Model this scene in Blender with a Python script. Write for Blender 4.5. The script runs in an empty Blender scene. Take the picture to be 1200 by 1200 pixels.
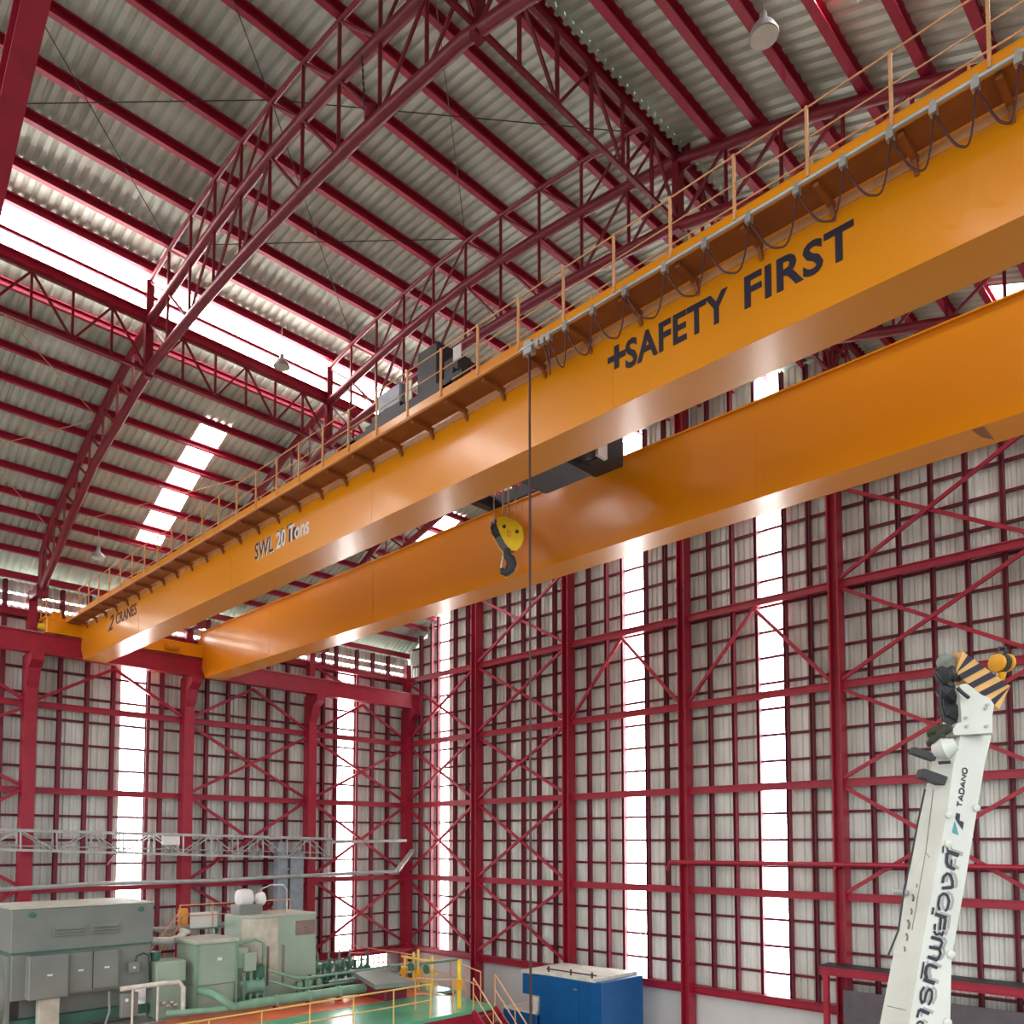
import bpy, bmesh, math, random
from mathutils import Vector, Matrix
random.seed(4)
SC = bpy.context.scene
COL = SC.collection
ZO = 9.5                       # height of the camera above the shop floor; all z below are relative to the camera

# ------------------------------------------------------------------ camera, sky, exposure
FPX, PPX, PPY, YAW, PIT = 946.35, 584.5, 936.2, 0.788263, 0.0545
CAM = Vector((33.647, -26.650, 0.0))
FW = Vector((-math.sin(YAW)*math.cos(PIT), math.cos(YAW)*math.cos(PIT), math.sin(PIT)))
RT = Vector((math.cos(YAW), math.sin(YAW), 0.0))
UP = RT.cross(FW)
cd = bpy.data.cameras.new('camera'); co = bpy.data.objects.new('camera', cd); COL.objects.link(co)
co.matrix_world = Matrix.Translation(CAM+Vector((0, 0, ZO))) @ Matrix((RT, UP, -FW)).transposed().to_4x4()
cd.sensor_width = 36; cd.lens = FPX*36/1200
cd.shift_x = (600-PPX)/1200; cd.shift_y = (PPY-600)/1200
cd.clip_end = 500
SC.camera = co

W = bpy.data.worlds.new('sky'); SC.world = W; W.use_nodes = True
wn = W.node_tree.nodes; wl = W.node_tree.links
bg = wn['Background']; sky = wn.new('ShaderNodeTexSky'); sky.sky_type = 'HOSEK_WILKIE'
sky.turbidity = 8; sky.ground_albedo = .4; sky.sun_direction = (0.3, -0.6, 0.75)
hs = wn.new('ShaderNodeHueSaturation'); hs.inputs['Saturation'].default_value = .25
wl.new(sky.outputs[0], hs.inputs['Color']); wl.new(hs.outputs[0], bg.inputs[0]); bg.inputs[1].default_value = 3.0
SC.view_settings.view_transform = 'Standard'; SC.view_settings.look = 'None'
SC.view_settings.gamma = 1; SC.view_settings.use_curve_mapping = False
SC.view_settings.exposure = 1.25
try:
    SC.cycles.max_bounces = 8; SC.cycles.diffuse_bounces = 5; SC.cycles.sample_clamp_indirect = 6
except Exception: pass

def ray(x, y): return FW + RT*((x-PPX)/FPX) - UP*((y-PPY)/FPX)
def atX(x, y, X): d = ray(x, y); return CAM + d*((X-CAM.x)/d.x)
def atY(x, y, Y): d = ray(x, y); return CAM + d*((Y-CAM.y)/d.y)
def atZ(x, y, Z): d = ray(x, y); return CAM + d*(Z/d.z)
def atD(x, y, D): return CAM + ray(x, y)*D
V = Vector

# ------------------------------------------------------------------ materials
def mat(name, col, rough=.5, metal=0., noise=.12, scale=3., emit=0., coat=0., col2=None, bump=0., stretch=None):
    m = bpy.data.materials.new(name); m.use_nodes = True
    n = m.node_tree.nodes; l = m.node_tree.links; b = n['Principled BSDF']
    b.inputs['Roughness'].default_value = rough; b.inputs['Metallic'].default_value = metal
    b.inputs['Coat Weight'].default_value = coat; b.inputs['Coat Roughness'].default_value = .12
    tc = n.new('ShaderNodeNewGeometry'); mp = n.new('ShaderNodeMapping'); l.new(tc.outputs['Position'], mp.inputs[0])
    if stretch: mp.inputs['Scale'].default_value = stretch
    nz = n.new('ShaderNodeTexNoise'); nz.inputs['Scale'].default_value = scale; nz.inputs['Detail'].default_value = 4
    l.new(mp.outputs[0], nz.inputs['Vector'])
    rp = n.new('ShaderNodeValToRGB'); rp.color_ramp.elements[0].position = .3; rp.color_ramp.elements[1].position = .7
    c2 = col2 or [c*(1-noise*2) for c in col]
    rp.color_ramp.elements[0].color = (*c2, 1); rp.color_ramp.elements[1].color = (*[min(1, c*(1+noise*.5)) for c in col], 1)
    l.new(nz.outputs[0], rp.inputs[0]); l.new(rp.outputs[0], b.inputs['Base Color'])
    if bump:
        bp = n.new('ShaderNodeBump'); bp.inputs['Strength'].default_value = bump; bp.inputs['Distance'].default_value = .01
        l.new(nz.outputs[0], bp.inputs['Height']); l.new(bp.outputs[0], b.inputs['Normal'])
    if emit:
        b.inputs['Emission Color'].default_value = (1, .985, .96, 1); b.inputs['Emission Strength'].default_value = emit
    return m
M = dict(
    red=mat('red paint', (.36, .010, .034), .42, noise=.1),
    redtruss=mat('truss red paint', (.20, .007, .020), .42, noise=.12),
    mull=mat('dark red framing paint', (.17, .010, .028), .5, noise=.12),
    purlin=mat('purlin red paint', (.38, .009, .040), .5, noise=.1),
    sheet=mat('galvanised wall sheet', (.80, .84, .80), .45, metal=.1, noise=.12, scale=1.2, col2=(.60, .62, .56), stretch=(1, 1, .35)),
    roof=mat('galvanised roof sheet', (.64, .73, .65), .45, metal=.1, noise=.15, scale=.7, col2=(.42, .47, .38)),
    day=mat('translucent daylight sheet', (.9, .9, .9), .4, noise=.01, emit=4.5),
    dayroof=mat('translucent roof sheet', (.9, .9, .9), .4, noise=.01, emit=5.),
    plaster=mat('white plaster', (.62, .62, .60), .7, noise=.06, scale=.6),
    concrete=mat('grey concrete', (.27, .265, .25), .7, noise=.15, scale=.5),
    crane=mat('orange yellow crane paint', (.80, .285, .003), .28, noise=.03, scale=.4, coat=.3),
    rail=mat('pale orange painted tube', (.75, .38, .16), .4),
    black=mat('black lettering', (.012, .010, .03), .5, noise=0),
    white=mat('white lettering', (.75, .75, .72), .5, noise=0),
    cable=mat('dark brown cable', (.06, .012, .012), .5),
    steel=mat('bare steel', (.55, .55, .52), .35, metal=.7),
    galv=mat('galvanised steel', (.45, .47, .46), .45, metal=.3),
    dark=mat('dark machinery', (.03, .032, .035), .5),
    grease=mat('greasy dark rope', (.05, .06, .03), .6, col2=(.02, .02, .015), scale=20),
    hook=mat('yellow hook paint', (.90, .62, .01), .35),
    genset=mat('grey green machine paint', (.20, .225, .205), .42, noise=.08, scale=1.),
    gentop=mat('pale grey top', (.48, .50, .42), .6),  # paler grey for the hood roof, lids and cable duct
    green=mat('pale green machine paint', (.33, .43, .34), .4, noise=.08, scale=1.),
    greend=mat('green pipe paint', (.19, .37, .26), .35, noise=.1),
    greendark=mat('dark green frame paint', (.05, .16, .11), .45),
    beige=mat('faded beige panel', (.60, .55, .45), .5),
    deckg=mat('green deck paint', (.10, .42, .24), .22, noise=.12, scale=.8),
    decko=mat('orange deck paint', (.80, .16, .06), .3, noise=.12, scale=.8),
    yellow=mat('yellow handrail paint', (.80, .52, .12), .4),
    pink=mat('faded orange handrail paint', (.75, .33, .18), .45),
    blue=mat('blue machine paint', (.004, .10, .30), .35, noise=.08),
    creamtop=mat('cream roof paint', (.70, .70, .62), .5),
    boom=mat('white boom paint', (.66, .69, .62), .35, noise=.06, scale=1.5, coat=.2),
    shadow=mat('grey drop shadow print', (.34, .35, .33), .5, noise=0),
    teal=mat('teal print', (.06, .30, .36), .5, noise=0),
    warn=mat('hazard yellow', (.75, .42, .13), .5),
    grime=mat('grease stain', (.25, .27, .22), .6, col2=(.08, .09, .07), scale=9),
    duct=mat('blue grey duct paint', (.30, .35, .40), .4),
    amber=mat('amber hook block paint', (.80, .38, .02), .4),
    lamp=mat('lamp lens', (.55, .56, .48), .3),
    dimgrey=mat('dim grey panel', (.10, .085, .095), .6),
    walkplate=mat('shaded walkway and bare patch brown', (.30, .09, .015), .6),  # walkway's underside shade is put into this brown; the bare patch shares it
    panel=mat('brown name plate', (.26, .17, .15), .4),
)

# ------------------------------------------------------------------ mesh builder
class MB:
    def __init__(s): s.v = []; s.f = []; s.fm = []; s.cur = 0; s.smooth = False
    def add(s, vs, fs):
        b = len(s.v); s.v += [V(p) for p in vs]
        for f in fs: s.f.append([b+i for i in f]); s.fm.append(s.cur)
        return s
    def hexa(s, c):    # 8 corners: bottom 4 ccw, top 4
        return s.add(c, [(0, 3, 2, 1), (4, 5, 6, 7), (0, 1, 5, 4), (1, 2, 6, 5), (2, 3, 7, 6), (3, 0, 4, 7)])
    def box(s, a, b):
        x0, y0, z0 = [min(a[i], b[i]) for i in range(3)]; x1, y1, z1 = [max(a[i], b[i]) for i in range(3)]
        return s.hexa([(x0, y0, z0), (x1, y0, z0), (x1, y1, z0), (x0, y1, z0), (x0, y0, z1), (x1, y0, z1), (x1, y1, z1), (x0, y1, z1)])
    def bbox(s, a, b, r=.03):   # box with chamfered vertical edges and a top lip
        x0, y0, z0 = [min(a[i], b[i]) for i in range(3)]; x1, y1, z1 = [max(a[i], b[i]) for i in range(3)]
        pr = [(x0+r, y0), (x1-r, y0), (x1, y0+r), (x1, y1-r), (x1-r, y1), (x0+r, y1), (x0, y1-r), (x0, y0+r)]
        ins = [(min(max(px, x0+r), x1-r), min(max(py, y0+r), y1-r)) for px, py in pr]
        vs = [(px, py, z0) for px, py in pr]+[(px, py, z1-r) for px, py in pr]+[(px, py, z1) for px, py in ins]
        fs = [tuple(range(7, -1, -1)), tuple(range(16, 24))]
        for k in (0, 8):
            for i in range(8): j = (i+1) % 8; fs.append((k+i, k+j, k+8+j, k+8+i))
        return s.add(vs, fs)
    def bar(s, p0, p1, w, h, up=(0, 0, 1)):
        p0 = V(p0); p1 = V(p1); d = (p1-p0).normalized(); up = V(up)
        if abs(d.dot(up)) > .99: up = V((1, 0, 0))
        a = d.cross(up).normalized()*(w/2); b = a.cross(d).normalized()*(h/2)
        c = [p0-a-b, p0+a-b, p0+a+b, p0-a+b]; e = [p1-a-b, p1+a-b, p1+a+b, p1-a+b]
        return s.add(c+e, [(0, 1, 2, 3), (7, 6, 5, 4), (0, 4, 5, 1), (1, 5, 6, 2), (2, 6, 7, 3), (3, 7, 4, 0)])
    def prof(s, p0, p1, pts, up=(0, 0, 1)):   # closed 2-D profile swept from p0 to p1 (x = side, y = up)
        p0 = V(p0); p1 = V(p1); d = (p1-p0).normalized(); up = V(up)
        if abs(d.dot(up)) > .99: up = V((1, 0, 0))
        a = d.cross(up).normalized(); b = a.cross(d).normalized(); n = len(pts)
        vs = [p0+a*x+b*y for x, y in pts]+[p1+a*x+b*y for x, y in pts]
        return s.add(vs, [tuple(range(n-1, -1, -1)), tuple(range(n, 2*n))]+[(i, (i+1) % n, n+(i+1) % n, n+i) for i in range(n)])
    def ibeam(s, p0, p1, w, h, t=.03, up=(0, 0, 1)):
        x = w/2; y = h/2; k = t/2
        return s.prof(p0, p1, [(-x, -y), (x, -y), (x, -y+t), (k, -y+t), (k, y-t), (x, y-t), (x, y), (-x, y), (-x, y-t), (-k, y-t), (-k, -y+t), (-x, -y+t)], up)
    def chan(s, p0, p1, w, h, t=.02, up=(0, 0, 1)):
        x = w/2; y = h/2
        return s.prof(p0, p1, [(-x, -y), (x, -y), (x, -y+t*2), (x-t, -y+t*2), (x-t, -y+t), (-x+t, -y+t), (-x+t, y-t), (x-t, y-t), (x-t, y-t*2), (x, y-t*2), (x, y), (-x, y)], up)
    def angle(s, p0, p1, w, t=.015, up=(0, 0, 1)):
        return s.prof(p0, p1, [(-w/2, -w/2), (w/2, -w/2), (w/2, -w/2+t), (-w/2+t, -w/2+t), (-w/2+t, w/2), (-w/2, w/2)], up)
    def tube(s, pts, r, n=8):
        pts = [V(p) for p in pts]; rs = r if isinstance(r, (list, tuple)) else [r]*len(pts)
        b = len(s.v); d0 = (pts[1]-pts[0]).normalized(); u = d0.orthogonal().normalized()
        for i, p in enumerate(pts):
            t = (pts[min(i+1, len(pts)-1)]-pts[max(i-1, 0)]).normalized()
            u = (u-t*u.dot(t)).normalized(); w = t.cross(u)
            for k in range(n): a = 2*math.pi*k/n; s.v.append(p+(u*math.cos(a)+w*math.sin(a))*rs[i])
        for i in range(len(pts)-1):
            for k in range(n):
                j = (k+1) % n; s.f.append([b+i*n+k, b+i*n+j, b+(i+1)*n+j, b+(i+1)*n+k]); s.fm.append(s.cur)
        s.f.append([b+k for k in range(n-1, -1, -1)]); s.fm.append(s.cur)
        e = b+(len(pts)-1)*n; s.f.append([e+k for k in range(n)]); s.fm.append(s.cur)
        s.smooth = True; return s
    def lathe(s, c, prof, n=16, axis=(0, 0, 1)):
        c = V(c); ax = V(axis).normalized(); u = ax.orthogonal().normalized(); w = ax.cross(u); b = len(s.v)
        for r, z in prof:
            for k in range(n): a = 2*math.pi*k/n; s.v.append(c+ax*z+(u*math.cos(a)+w*math.sin(a))*r)
        for i in range(len(prof)-1):
            for k in range(n):
                j = (k+1) % n; s.f.append([b+i*n+k, b+i*n+j, b+(i+1)*n+j, b+(i+1)*n+k]); s.fm.append(s.cur)
        s.f.append([b+k for k in range(n-1, -1, -1)]); s.fm.append(s.cur)
        e = b+(len(prof)-1)*n; s.f.append([e+k for k in range(n)]); s.fm.append(s.cur)
        s.smooth = True; return s
    def prism(s, poly, off):   # polygon (list of 3-D points) extruded by vector
        poly = [V(p) for p in poly]; off = V(off); n = len(poly)
        return s.add(poly+[p+off for p in poly], [tuple(range(n-1, -1, -1)), tuple(range(n, 2*n))]+[(i, (i+1) % n, n+(i+1) % n, n+i) for i in range(n)])
    def build(s, name, m, parent=None):
        xs = [p.x for p in s.v]; ys = [p.y for p in s.v]; zs = [p.z for p in s.v]
        o = V(((min(xs)+max(xs))/2, (min(ys)+max(ys))/2, min(zs)))
        me = bpy.data.meshes.new(name); me.from_pydata([p-o for p in s.v], [], s.f)
        ms = m if isinstance(m, (list, tuple)) else [m]
        for k in ms: me.materials.append(k)
        if len(ms) > 1: me.polygons.foreach_set('material_index', s.fm)
        bm = bmesh.new(); bm.from_mesh(me); bmesh.ops.recalc_face_normals(bm, faces=bm.faces); bm.to_mesh(me); bm.free()
        if s.smooth:
            me.polygons.foreach_set('use_smooth', [True]*len(me.polygons))
            try: me.set_sharp_from_angle(angle=math.radians(40))
            except Exception: pass
        ob = bpy.data.objects.new(name, me); COL.objects.link(ob)
        wp = o+V((0, 0, ZO)); ob['_w'] = tuple(wp)
        if parent is not None: ob.parent = parent; ob.location = wp-V(parent['_w'])
        else: ob.location = wp
        return ob
def B(name, m, parent=None):
    class _c:
        def __getattr__(s, k):
            mb = MB(); f = getattr(mb, k)
            def g(*a, **kw): f(*a, **kw); return mb.build(name, m, parent)
            return g
    return _c()
def empty(name, loc):
    o = bpy.data.objects.new(name, None); COL.objects.link(o); o.empty_display_size = .3
    w = V(loc)+V((0, 0, ZO)); o.location = w; o['_w'] = tuple(w); return o
def tag(o, label=None, cat=None, group=None, kind=None):
    if label: o['label'] = label
    if cat: o['category'] = cat
    if group: o['group'] = group
    if kind: o['kind'] = kind
    return o
def thing(name, loc, label, cat, group=None): return tag(empty(name, loc), label, cat, group)
def copy_tree(o, delta, parent=None):
    c = o.copy(); COL.objects.link(c)
    if parent is None: c.location = o.location+V(delta)
    else: c.parent = parent
    c['_w'] = tuple(V(o['_w'])+V(delta))
    for ch in list(o.children): copy_tree(ch, delta, c)
    return c

# ------------------------------------------------------------------ building geometry
XC = 17.6; XR = 35.9; YN = -39.0
MP = [(1.13, 9.31), (1.25, 10.6), (2.0, 11.3), (2.8, 11.75), (3.9, 12.25), (4.76, 12.7), (5.65, 13.1), (6.8, 13.55), (7.83, 13.95), (8.87, 14.3), (9.6, 14.5), (10.8, 14.88), (12.1, 15.08), (13.5, 15.26), (15., 15.42), (16.3, 15.5), (17.6, 15.53)]
LP = [(1.13, 9.2), (2.0, 9.7), (2.9, 10.15), (4.0, 10.85), (4.9, 11.35), (6.45, 12.15), (7.6, 12.5), (8.62, 12.78), (9.8, 13.15), (11.1, 13.48), (12.6, 13.62), (14., 13.74), (15.8, 13.82), (17.6, 13.85)]
def interp(P, x):
    if x > XC: x = 2*XC-x
    if x <= P[0][0]: return P[0][1]
    for a, b in zip(P, P[1:]):
        if x <= b[0]: return a[1]+(b[1]-a[1])*(x-a[0])/(b[0]-a[0])
    return P[-1][1]
def zM(x): return interp(MP, x)
def zL(x): return interp(LP, x)
def zT(x): return 16.78-.0150*(x-XC)**2
RL = [(-.95, 9.95), (.2, 10.75), (1.2, 11.3), (2.0, 11.72), (2.8, 12.15), (3.9, 12.65), (4.76, 13.1), (5.65, 13.5), (6.8, 13.95), (7.83, 14.35), (8.87, 14.7), (9.6, 14.9), (10.62, 15.18)]

# floor
gr = B('ground', M['concrete']).box((-90, -150, -10.2), (150, 90, -9.9)); tag(gr, 'concrete yard around the hall', None, None, 'structure')
fl = B('floor', M['concrete']).box((-3, -60, -9.9), (60, 3, -9.5)); tag(fl, 'pale grey concrete shop floor', None, None, 'structure')

def corr(mb, o, u, v, n, ul, vl, pitch=.24, dep=.065, v2=None):
    """trapezoid ribs repeating along u, running along v; n is the rib direction"""
    o, u, v, n = V(o), V(u), V(v), V(n); k = int(math.ceil(ul/pitch)); prof = []
    for i in range(k):
        b = i*pitch
        for a, h in ((0, 0), (.45, 0), (.58, 1), (.87, 1)): 
            if b+a*pitch <= ul: prof.append((b+a*pitch, h*dep))
    prof.append((ul, 0))
    b = len(mb.v)
    for a, h in prof: p = o+u*a+n*h; mb.v += [p, p+v*vl]
    for i in range(len(prof)-1):
        mb.f.append([b+2*i, b+2*i+2, b+2*i+3, b+2*i+1]); mb.fm.append(mb.cur)
    return mb

LEV = [8.59, 5.21, 1.97, -1.76]          # level of the big struts
GIRT = [1.97+.93*k for k in range(-8, 8)]
# ---------------- left wall (x = 0)
wl_ = empty('wall_left', (-.5, -15, -9.5)); tag(wl_, None, None, None, 'structure')
B('masonry_wall', M['plaster'], wl_).box((-.75, YN, -9.5), (-.35, .3, -5.45))
B('sill_beam', M['red'], wl_).ibeam((-.15, YN, -5.45), (-.15, 0, -5.45), .34, .30)
stripsA = [(-26.5, -25.5), (-20.6, -19.6), (-14.52, -13.53), (-4.13, -3.17)]
edges = [YN]+[e for s_ in stripsA[1:] for e in s_]+[.4]
def wallA_sheet(y0, y1, m, name, z0=-5.4, z1=8.75):
    mb = MB(); corr(mb, (-.46, y0, z0), (0, 1, 0), (0, 0, 1), (-1, 0, 0), y1-y0, z1-z0); return mb.build(name, m, wl_)
bays = [-36, -30, -24, -18, -12, -6, .4]
for a, b in zip(bays, bays[1:]):
    cuts = [a]
    for s0, s1 in stripsA[1:]:
        if a < s0 < b: cuts += [s0, s1]
    cuts.append(b)
    for k in range(0, len(cuts)-1):
        if k % 2 == 0: wallA_sheet(cuts[k], cuts[k+1], M['sheet'], 'wall_sheet')
        else: wallA_sheet(cuts[k], cuts[k+1], M['day'], 'daylight_sheet', -5.4, 8.75)
B('eaves_backing', M['sheet'], wl_).box((-.86, YN, 8.6), (-.80, .3, 9.95))
# louvred top of the wall
for k, (z0, z1, m, x) in enumerate([(8.72, 8.95, 'sheet', -.46), (8.95, 9.07, 'day', -.5), (9.05, 9.35, 'sheet', -.38), (9.35, 9.45, 'day', -.55), (9.43, 9.86, 'sheet', -.42)]):
    mb = MB(); corr(mb, (x, YN, z0), (0, 1, 0), (0, 0, 1), (-1, 0, 0), -YN+.3, z1-z0); mb.build('louvre_sheet', M[m], wl_)
for y in [-35.5+.98*k for k in range(37)]:
    if min(abs(y-c) for c in (-36, -30, -24, -18, -12, -6, 0)) < .3: continue
    q = -.26*(y+26.65)/34.
    for s0, s1 in stripsA:
        if s0+q-.1 < y < s1+q+.1: y = s0+q-.09 if y < (s0+s1)/2+q else s1+q+.09
    B('mullion', M['mull'], wl_).ibeam((-.2, y, -5.4), (-.2, y, 9.8), .14, .2, .02)
for a, b in zip(bays, bays[1:]):
    for z in GIRT:
        if -5.2 < z < 9.6: B('girt', M['mull'], wl_).chan((-.36, a, z), (-.36, min(b, 0), z), .10, .09)
    for z in LEV:
        if a > -40: B('strut', M['red'], wl_).ibeam((0, a, z), (0, min(b, 0), z), .16, .24, .03)
def brace(par, p, q, r=.09): B('brace', M['red'], par).bar(p, q, r, r*1.3)
for a, b in zip(bays, bays[1:]):
    m_ = (a+min(b, 0))/2; b0 = min(b, 0)
    brace(wl_, (.05, a+.2, 5.35), (.05, m_, 6.95)); brace(wl_, (.12, b0-.2, 5.35), (.12, m_, 6.95))
    if a in (-18,): continue
    lv = [5.1, 2.05, -1.65, -5.25]
    for z1, z0 in zip(lv, lv[1:]):
        brace(wl_, (.02, a+.2, z1-.1), (.02, b0-.2, z0+.1)); brace(wl_, (.12, a+.2, z0+.1), (.12, b0-.2, z1-.1))
for a, b in zip(bays, bays[1:]): brace(wl_, (.05, a+.2, 8.5), (.05, (a+min(b, 0))/2, 7.5), .08)
for y in (-30, -24, -18, -12, -6, -.15):
    mb = MB(); mb.ibeam((.12, y, -9.5), (.12, y, 7.0), .42, .5, .04, up=(1, 0, 0)); mb.box((-.1, y-.2, -9.5), (.34, y+.2, 7.0))
    mb.box((.05, y-.28, -5.5), (.4, y+.28, -5.2)); mb.build('column', M['red'], wl_)
    mb = MB(); mb.box((-.1, y-.15, 6.9), (.25, y+.15, 9.4)); mb.build('column_head', M['red'], wl_)
    mb = MB(); mb.prism([(.3, y-.2, 7.0), (1.0, y-.2, 7.0), (1.0, y-.2, 6.7), (.65, y-.2, 6.45), (.5, y-.2, 6.0), (.34, y-.2, 5.7)], (0, .42, 0))
    mb.build('corbel', M['red'], wl_)
# latticed window and its canopy
wp0 = atX(420, 1119, -.3)
B('canopy', M['red'], wl_).prism([(-.3, -3.7, -5.55), (1.2, -3.7, -5.45), (1.2, -.5, -5.45), (-.3, -.5, -5.55)], (0, 0, .14))
win = B('window_1', M['day']).box((-.345, -3.1, -6.35), (-.32, -1.0, -5.62)); tag(win, 'bright latticed window low in the left wall under a red canopy', None, None, 'structure')
for k in range(8): B('muntin', M['pink'], win).box((-.32, -3.1+k*.3-.025, -6.35), (-.28, -3.1+k*.3+.025, -5.62))
for k in range(4): B('muntin', M['pink'], win).box((-.32, -3.1, -6.35+k*.24-.025), (-.29, -1.0, -6.35+k*.24+.025))

# ---------------- back wall (y = 0)
wb = empty('wall_back', (17, .5, -9.5)); tag(wb, None, None, None, 'structure')
CB = [-.05, 5.37, 11.15, 16.95, 22.78, 28.6, 34.5]
stripsB = [(2.05, 2.78), (13.8, 14.81), (19.81, 20.71), (31.4, 32.3)]
B('masonry_wall', M['plaster'], wb).box((-.75, .35, -9.5), (XR, .75, -5.45))
for a, b in zip([-.15]+CB[1:], CB[1:]+[XR]):
    B('sill_beam', M['red'], wb).ibeam((a, .12, -5.45), (b, .12, -5.45), .34, .30)
def ztop(x): return min(interp(RL, x), 40)+.02 if (x < 10.6 or x > 24.6) else zT(x)+.37
for a, b in zip([-.4]+CB[1:], CB[1:]+[XR]):
    cuts = [a]
    for s0, s1 in stripsB:
        if a < s0 < b: cuts += [s0, s1]
    cuts.append(b)
    for k in range(len(cuts)-1):
        m = 'sheet' if k % 2 == 0 else 'day'; name = 'wall_sheet' if k % 2 == 0 else 'daylight_sheet'
        mb = MB(); x = cuts[k]; pitch = .24
        while x < cuts[k+1]-.01:      # sheets cut to the roof line, in widths of three ribs
            xe = min(x+pitch*3, cuts[k+1]); zt = min(ztop(x), ztop(xe))
            corr(mb, (x, .46, -5.4), (1, 0, 0), (0, 0, 1), (0, 1, 0), xe-x, zt+5.4, pitch); x = xe
        mb.build(name, M[m], wb)
for i in range(6):
    for k in range(1, 6):
        x = CB[i]+(CB[i+1]-CB[i])*k/6
        q = .26*(33.6-x)/26.6
        for s0, s1 in stripsB:
            if s0+q-.1 < x < s1+q+.08: x = s0-.08+q if x < (s0+s1)/2+q else s1+.08+q
        B('mullion', M['mull'], wb).ibeam((x, .2, -5.4), (x, .2, ztop(x)-.2), .2, .12, .02, up=(1, 0, 0))
for a, b in zip(CB, CB[1:]+[XR]):
    for z in [1.97+.93*k for k in range(-8, 16)]:
        xs = [x for x in [a+(b-a)*t/12 for t in range(13)] if ztop(x) > z+.1]
        if xs and -5.2 < z: B('girt', M['mull'], wb).chan((xs[0], .36, z), (xs[-1], .36, z), .10, .09)
    for z in LEV+[12.0]:
        xs = [x for x in [a+(b-a)*t/12 for t in range(13)] if ztop(x) > z+.1]
        if len(xs) > 2: B('strut', M['red'], wb).ibeam((xs[0], 0, z), (xs[-1], 0, z), .16, .26, .03)
for i, (a, b) in enumerate(zip(CB, CB[1:])):
    lv = [12.0, 8.59, 5.21, 1.97, -1.76, -5.25]
    for j, (z1, z0) in enumerate(zip(lv, lv[1:])):
        if i in (2, 3):
            if j == 1: brace(wb, (a+.2, -.05, z0+.15), ((a+b)/2, -.05, z1-.2)); brace(wb, (b-.2, -.1, z0+.15), ((a+b)/2, -.1, z1-.2))
            continue
        if i == 0 and j == 0: continue
        if i in (4, 5) and j == 4: continue
        brace(wb, (a+.15, -.02, z1-.15), (b-.15, -.02, z0+.15)); brace(wb, (a+.15, -.11, z0+.15), (b-.15, -.11, z1-.15))
for i, x in enumerate(CB[1:]):
    mb = MB(); mb.ibeam((x, -.02, -9.5), (x, -.02, ztop(x)-.1), .5, .34, .04, up=(1, 0, 0)); mb.build('column', M['red'], wb)
# red service pipe and rail on the right half of the back wall
t = B('service_pipe', M['red']).tube([(16.4, -.55, -1.05), (16.55, -.55, -.72), (23, -.55, -.69), (XR, -.55, -.66)], .08, 8)
tag(t, 'thin red pipe running level along the back wall behind the white boom', 'pipe')
for x in (16.95, 22.78, 28.6, 34.4): B('pipe_bracket', M['red'], t).box((x-.05, -.6, -.85), (x+.05, -.05, -.72))
t = thing('service_platform', (28, -.9, -9.5), 'red steel platform beam standing off the back wall behind the white boom', 'platform')
B('beam', M['red'], t).ibeam((22.4, -1.0, -4.05), (XR, -1.0, -4.05), .2, .26, .03)
B('beam', M['red'], t).ibeam((22.4, -.35, -4.05), (XR, -.35, -4.05), .2, .26, .03)
B('grating', M['dark'], t).box((22.4, -1.05, -3.92), (XR, -.3, -3.88))
for x in (22.6, 28.4, 34.3): B('leg', M['red'], t).box((x-.08, -1.08, -9.5), (x+.08, -.92, -4.18))
B('lower_panel', M['dimgrey'], t).box((23.1, -.95, -6.0), (XR, -.9, -4.6))

# ---------------- roof
ce = empty('ceiling', (XC, -15, 10)); tag(ce, None, None, None, 'structure')
SKY = [(-15.0, -14.05), (-4.2, -3.15), (-27, -26)]
def roof_strip(x0, z0, x1, z1, mirror, sky_):
    ys = [YN]
    if sky_:
        for a, b in sorted(SKY): ys += [a, b]
    ys.append(.6)
    if mirror: x0, x1 = 2*XC-x0, 2*XC-x1
    d = V((x1-x0, 0, z1-z0)); L = d.length; d.normalize()
    for k in range(len(ys)-1):
        m, name = (M['roof'], 'roof_sheet') if k % 2 == 0 else (M['dayroof'], 'skylight_sheet')
        mb = MB(); corr(mb, (x0, ys[k], z0), (0, 1, 0), d, (0, 0, 1), ys[k+1]-ys[k], L+.02, .26, .055)
        mb.build(name, m, ce)
for mir in (0, 1):
    for (x0, z0), (x1, z1) in zip(RL, RL[1:]): roof_strip(x0, z0, x1, z1, mir, 1.9 < x0 < (6.7 if mir else 7.6))
UX = [10.15, 11.0]+[12.06+1.385*k for k in range(9)]+[24.2, 25.05]
for x0, x1 in zip(UX, UX[1:]): roof_strip(x0, zT(x0)+.36, x1, zT(x1)+.36, 0, False)
for x0, x1 in zip(UX, UX[1:]): pass
def purlin(x, z, h=.24, w=.09): B('purlin', M['purlin'], ce).chan((x, YN, z), (x, .3, z), w, h, .02)
for x in (.45, 1.26, 2.0, 2.75, 3.75, 4.76, 5.75, 6.8, 7.83, 8.87, 9.8):
    z = interp(RL, x)-.12; purlin(x, z, .22, .12); purlin(2*XC-x, z-.03, .30, .15)
for x in UX: purlin(x, zT(x)+.205, .28, .14)
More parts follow.
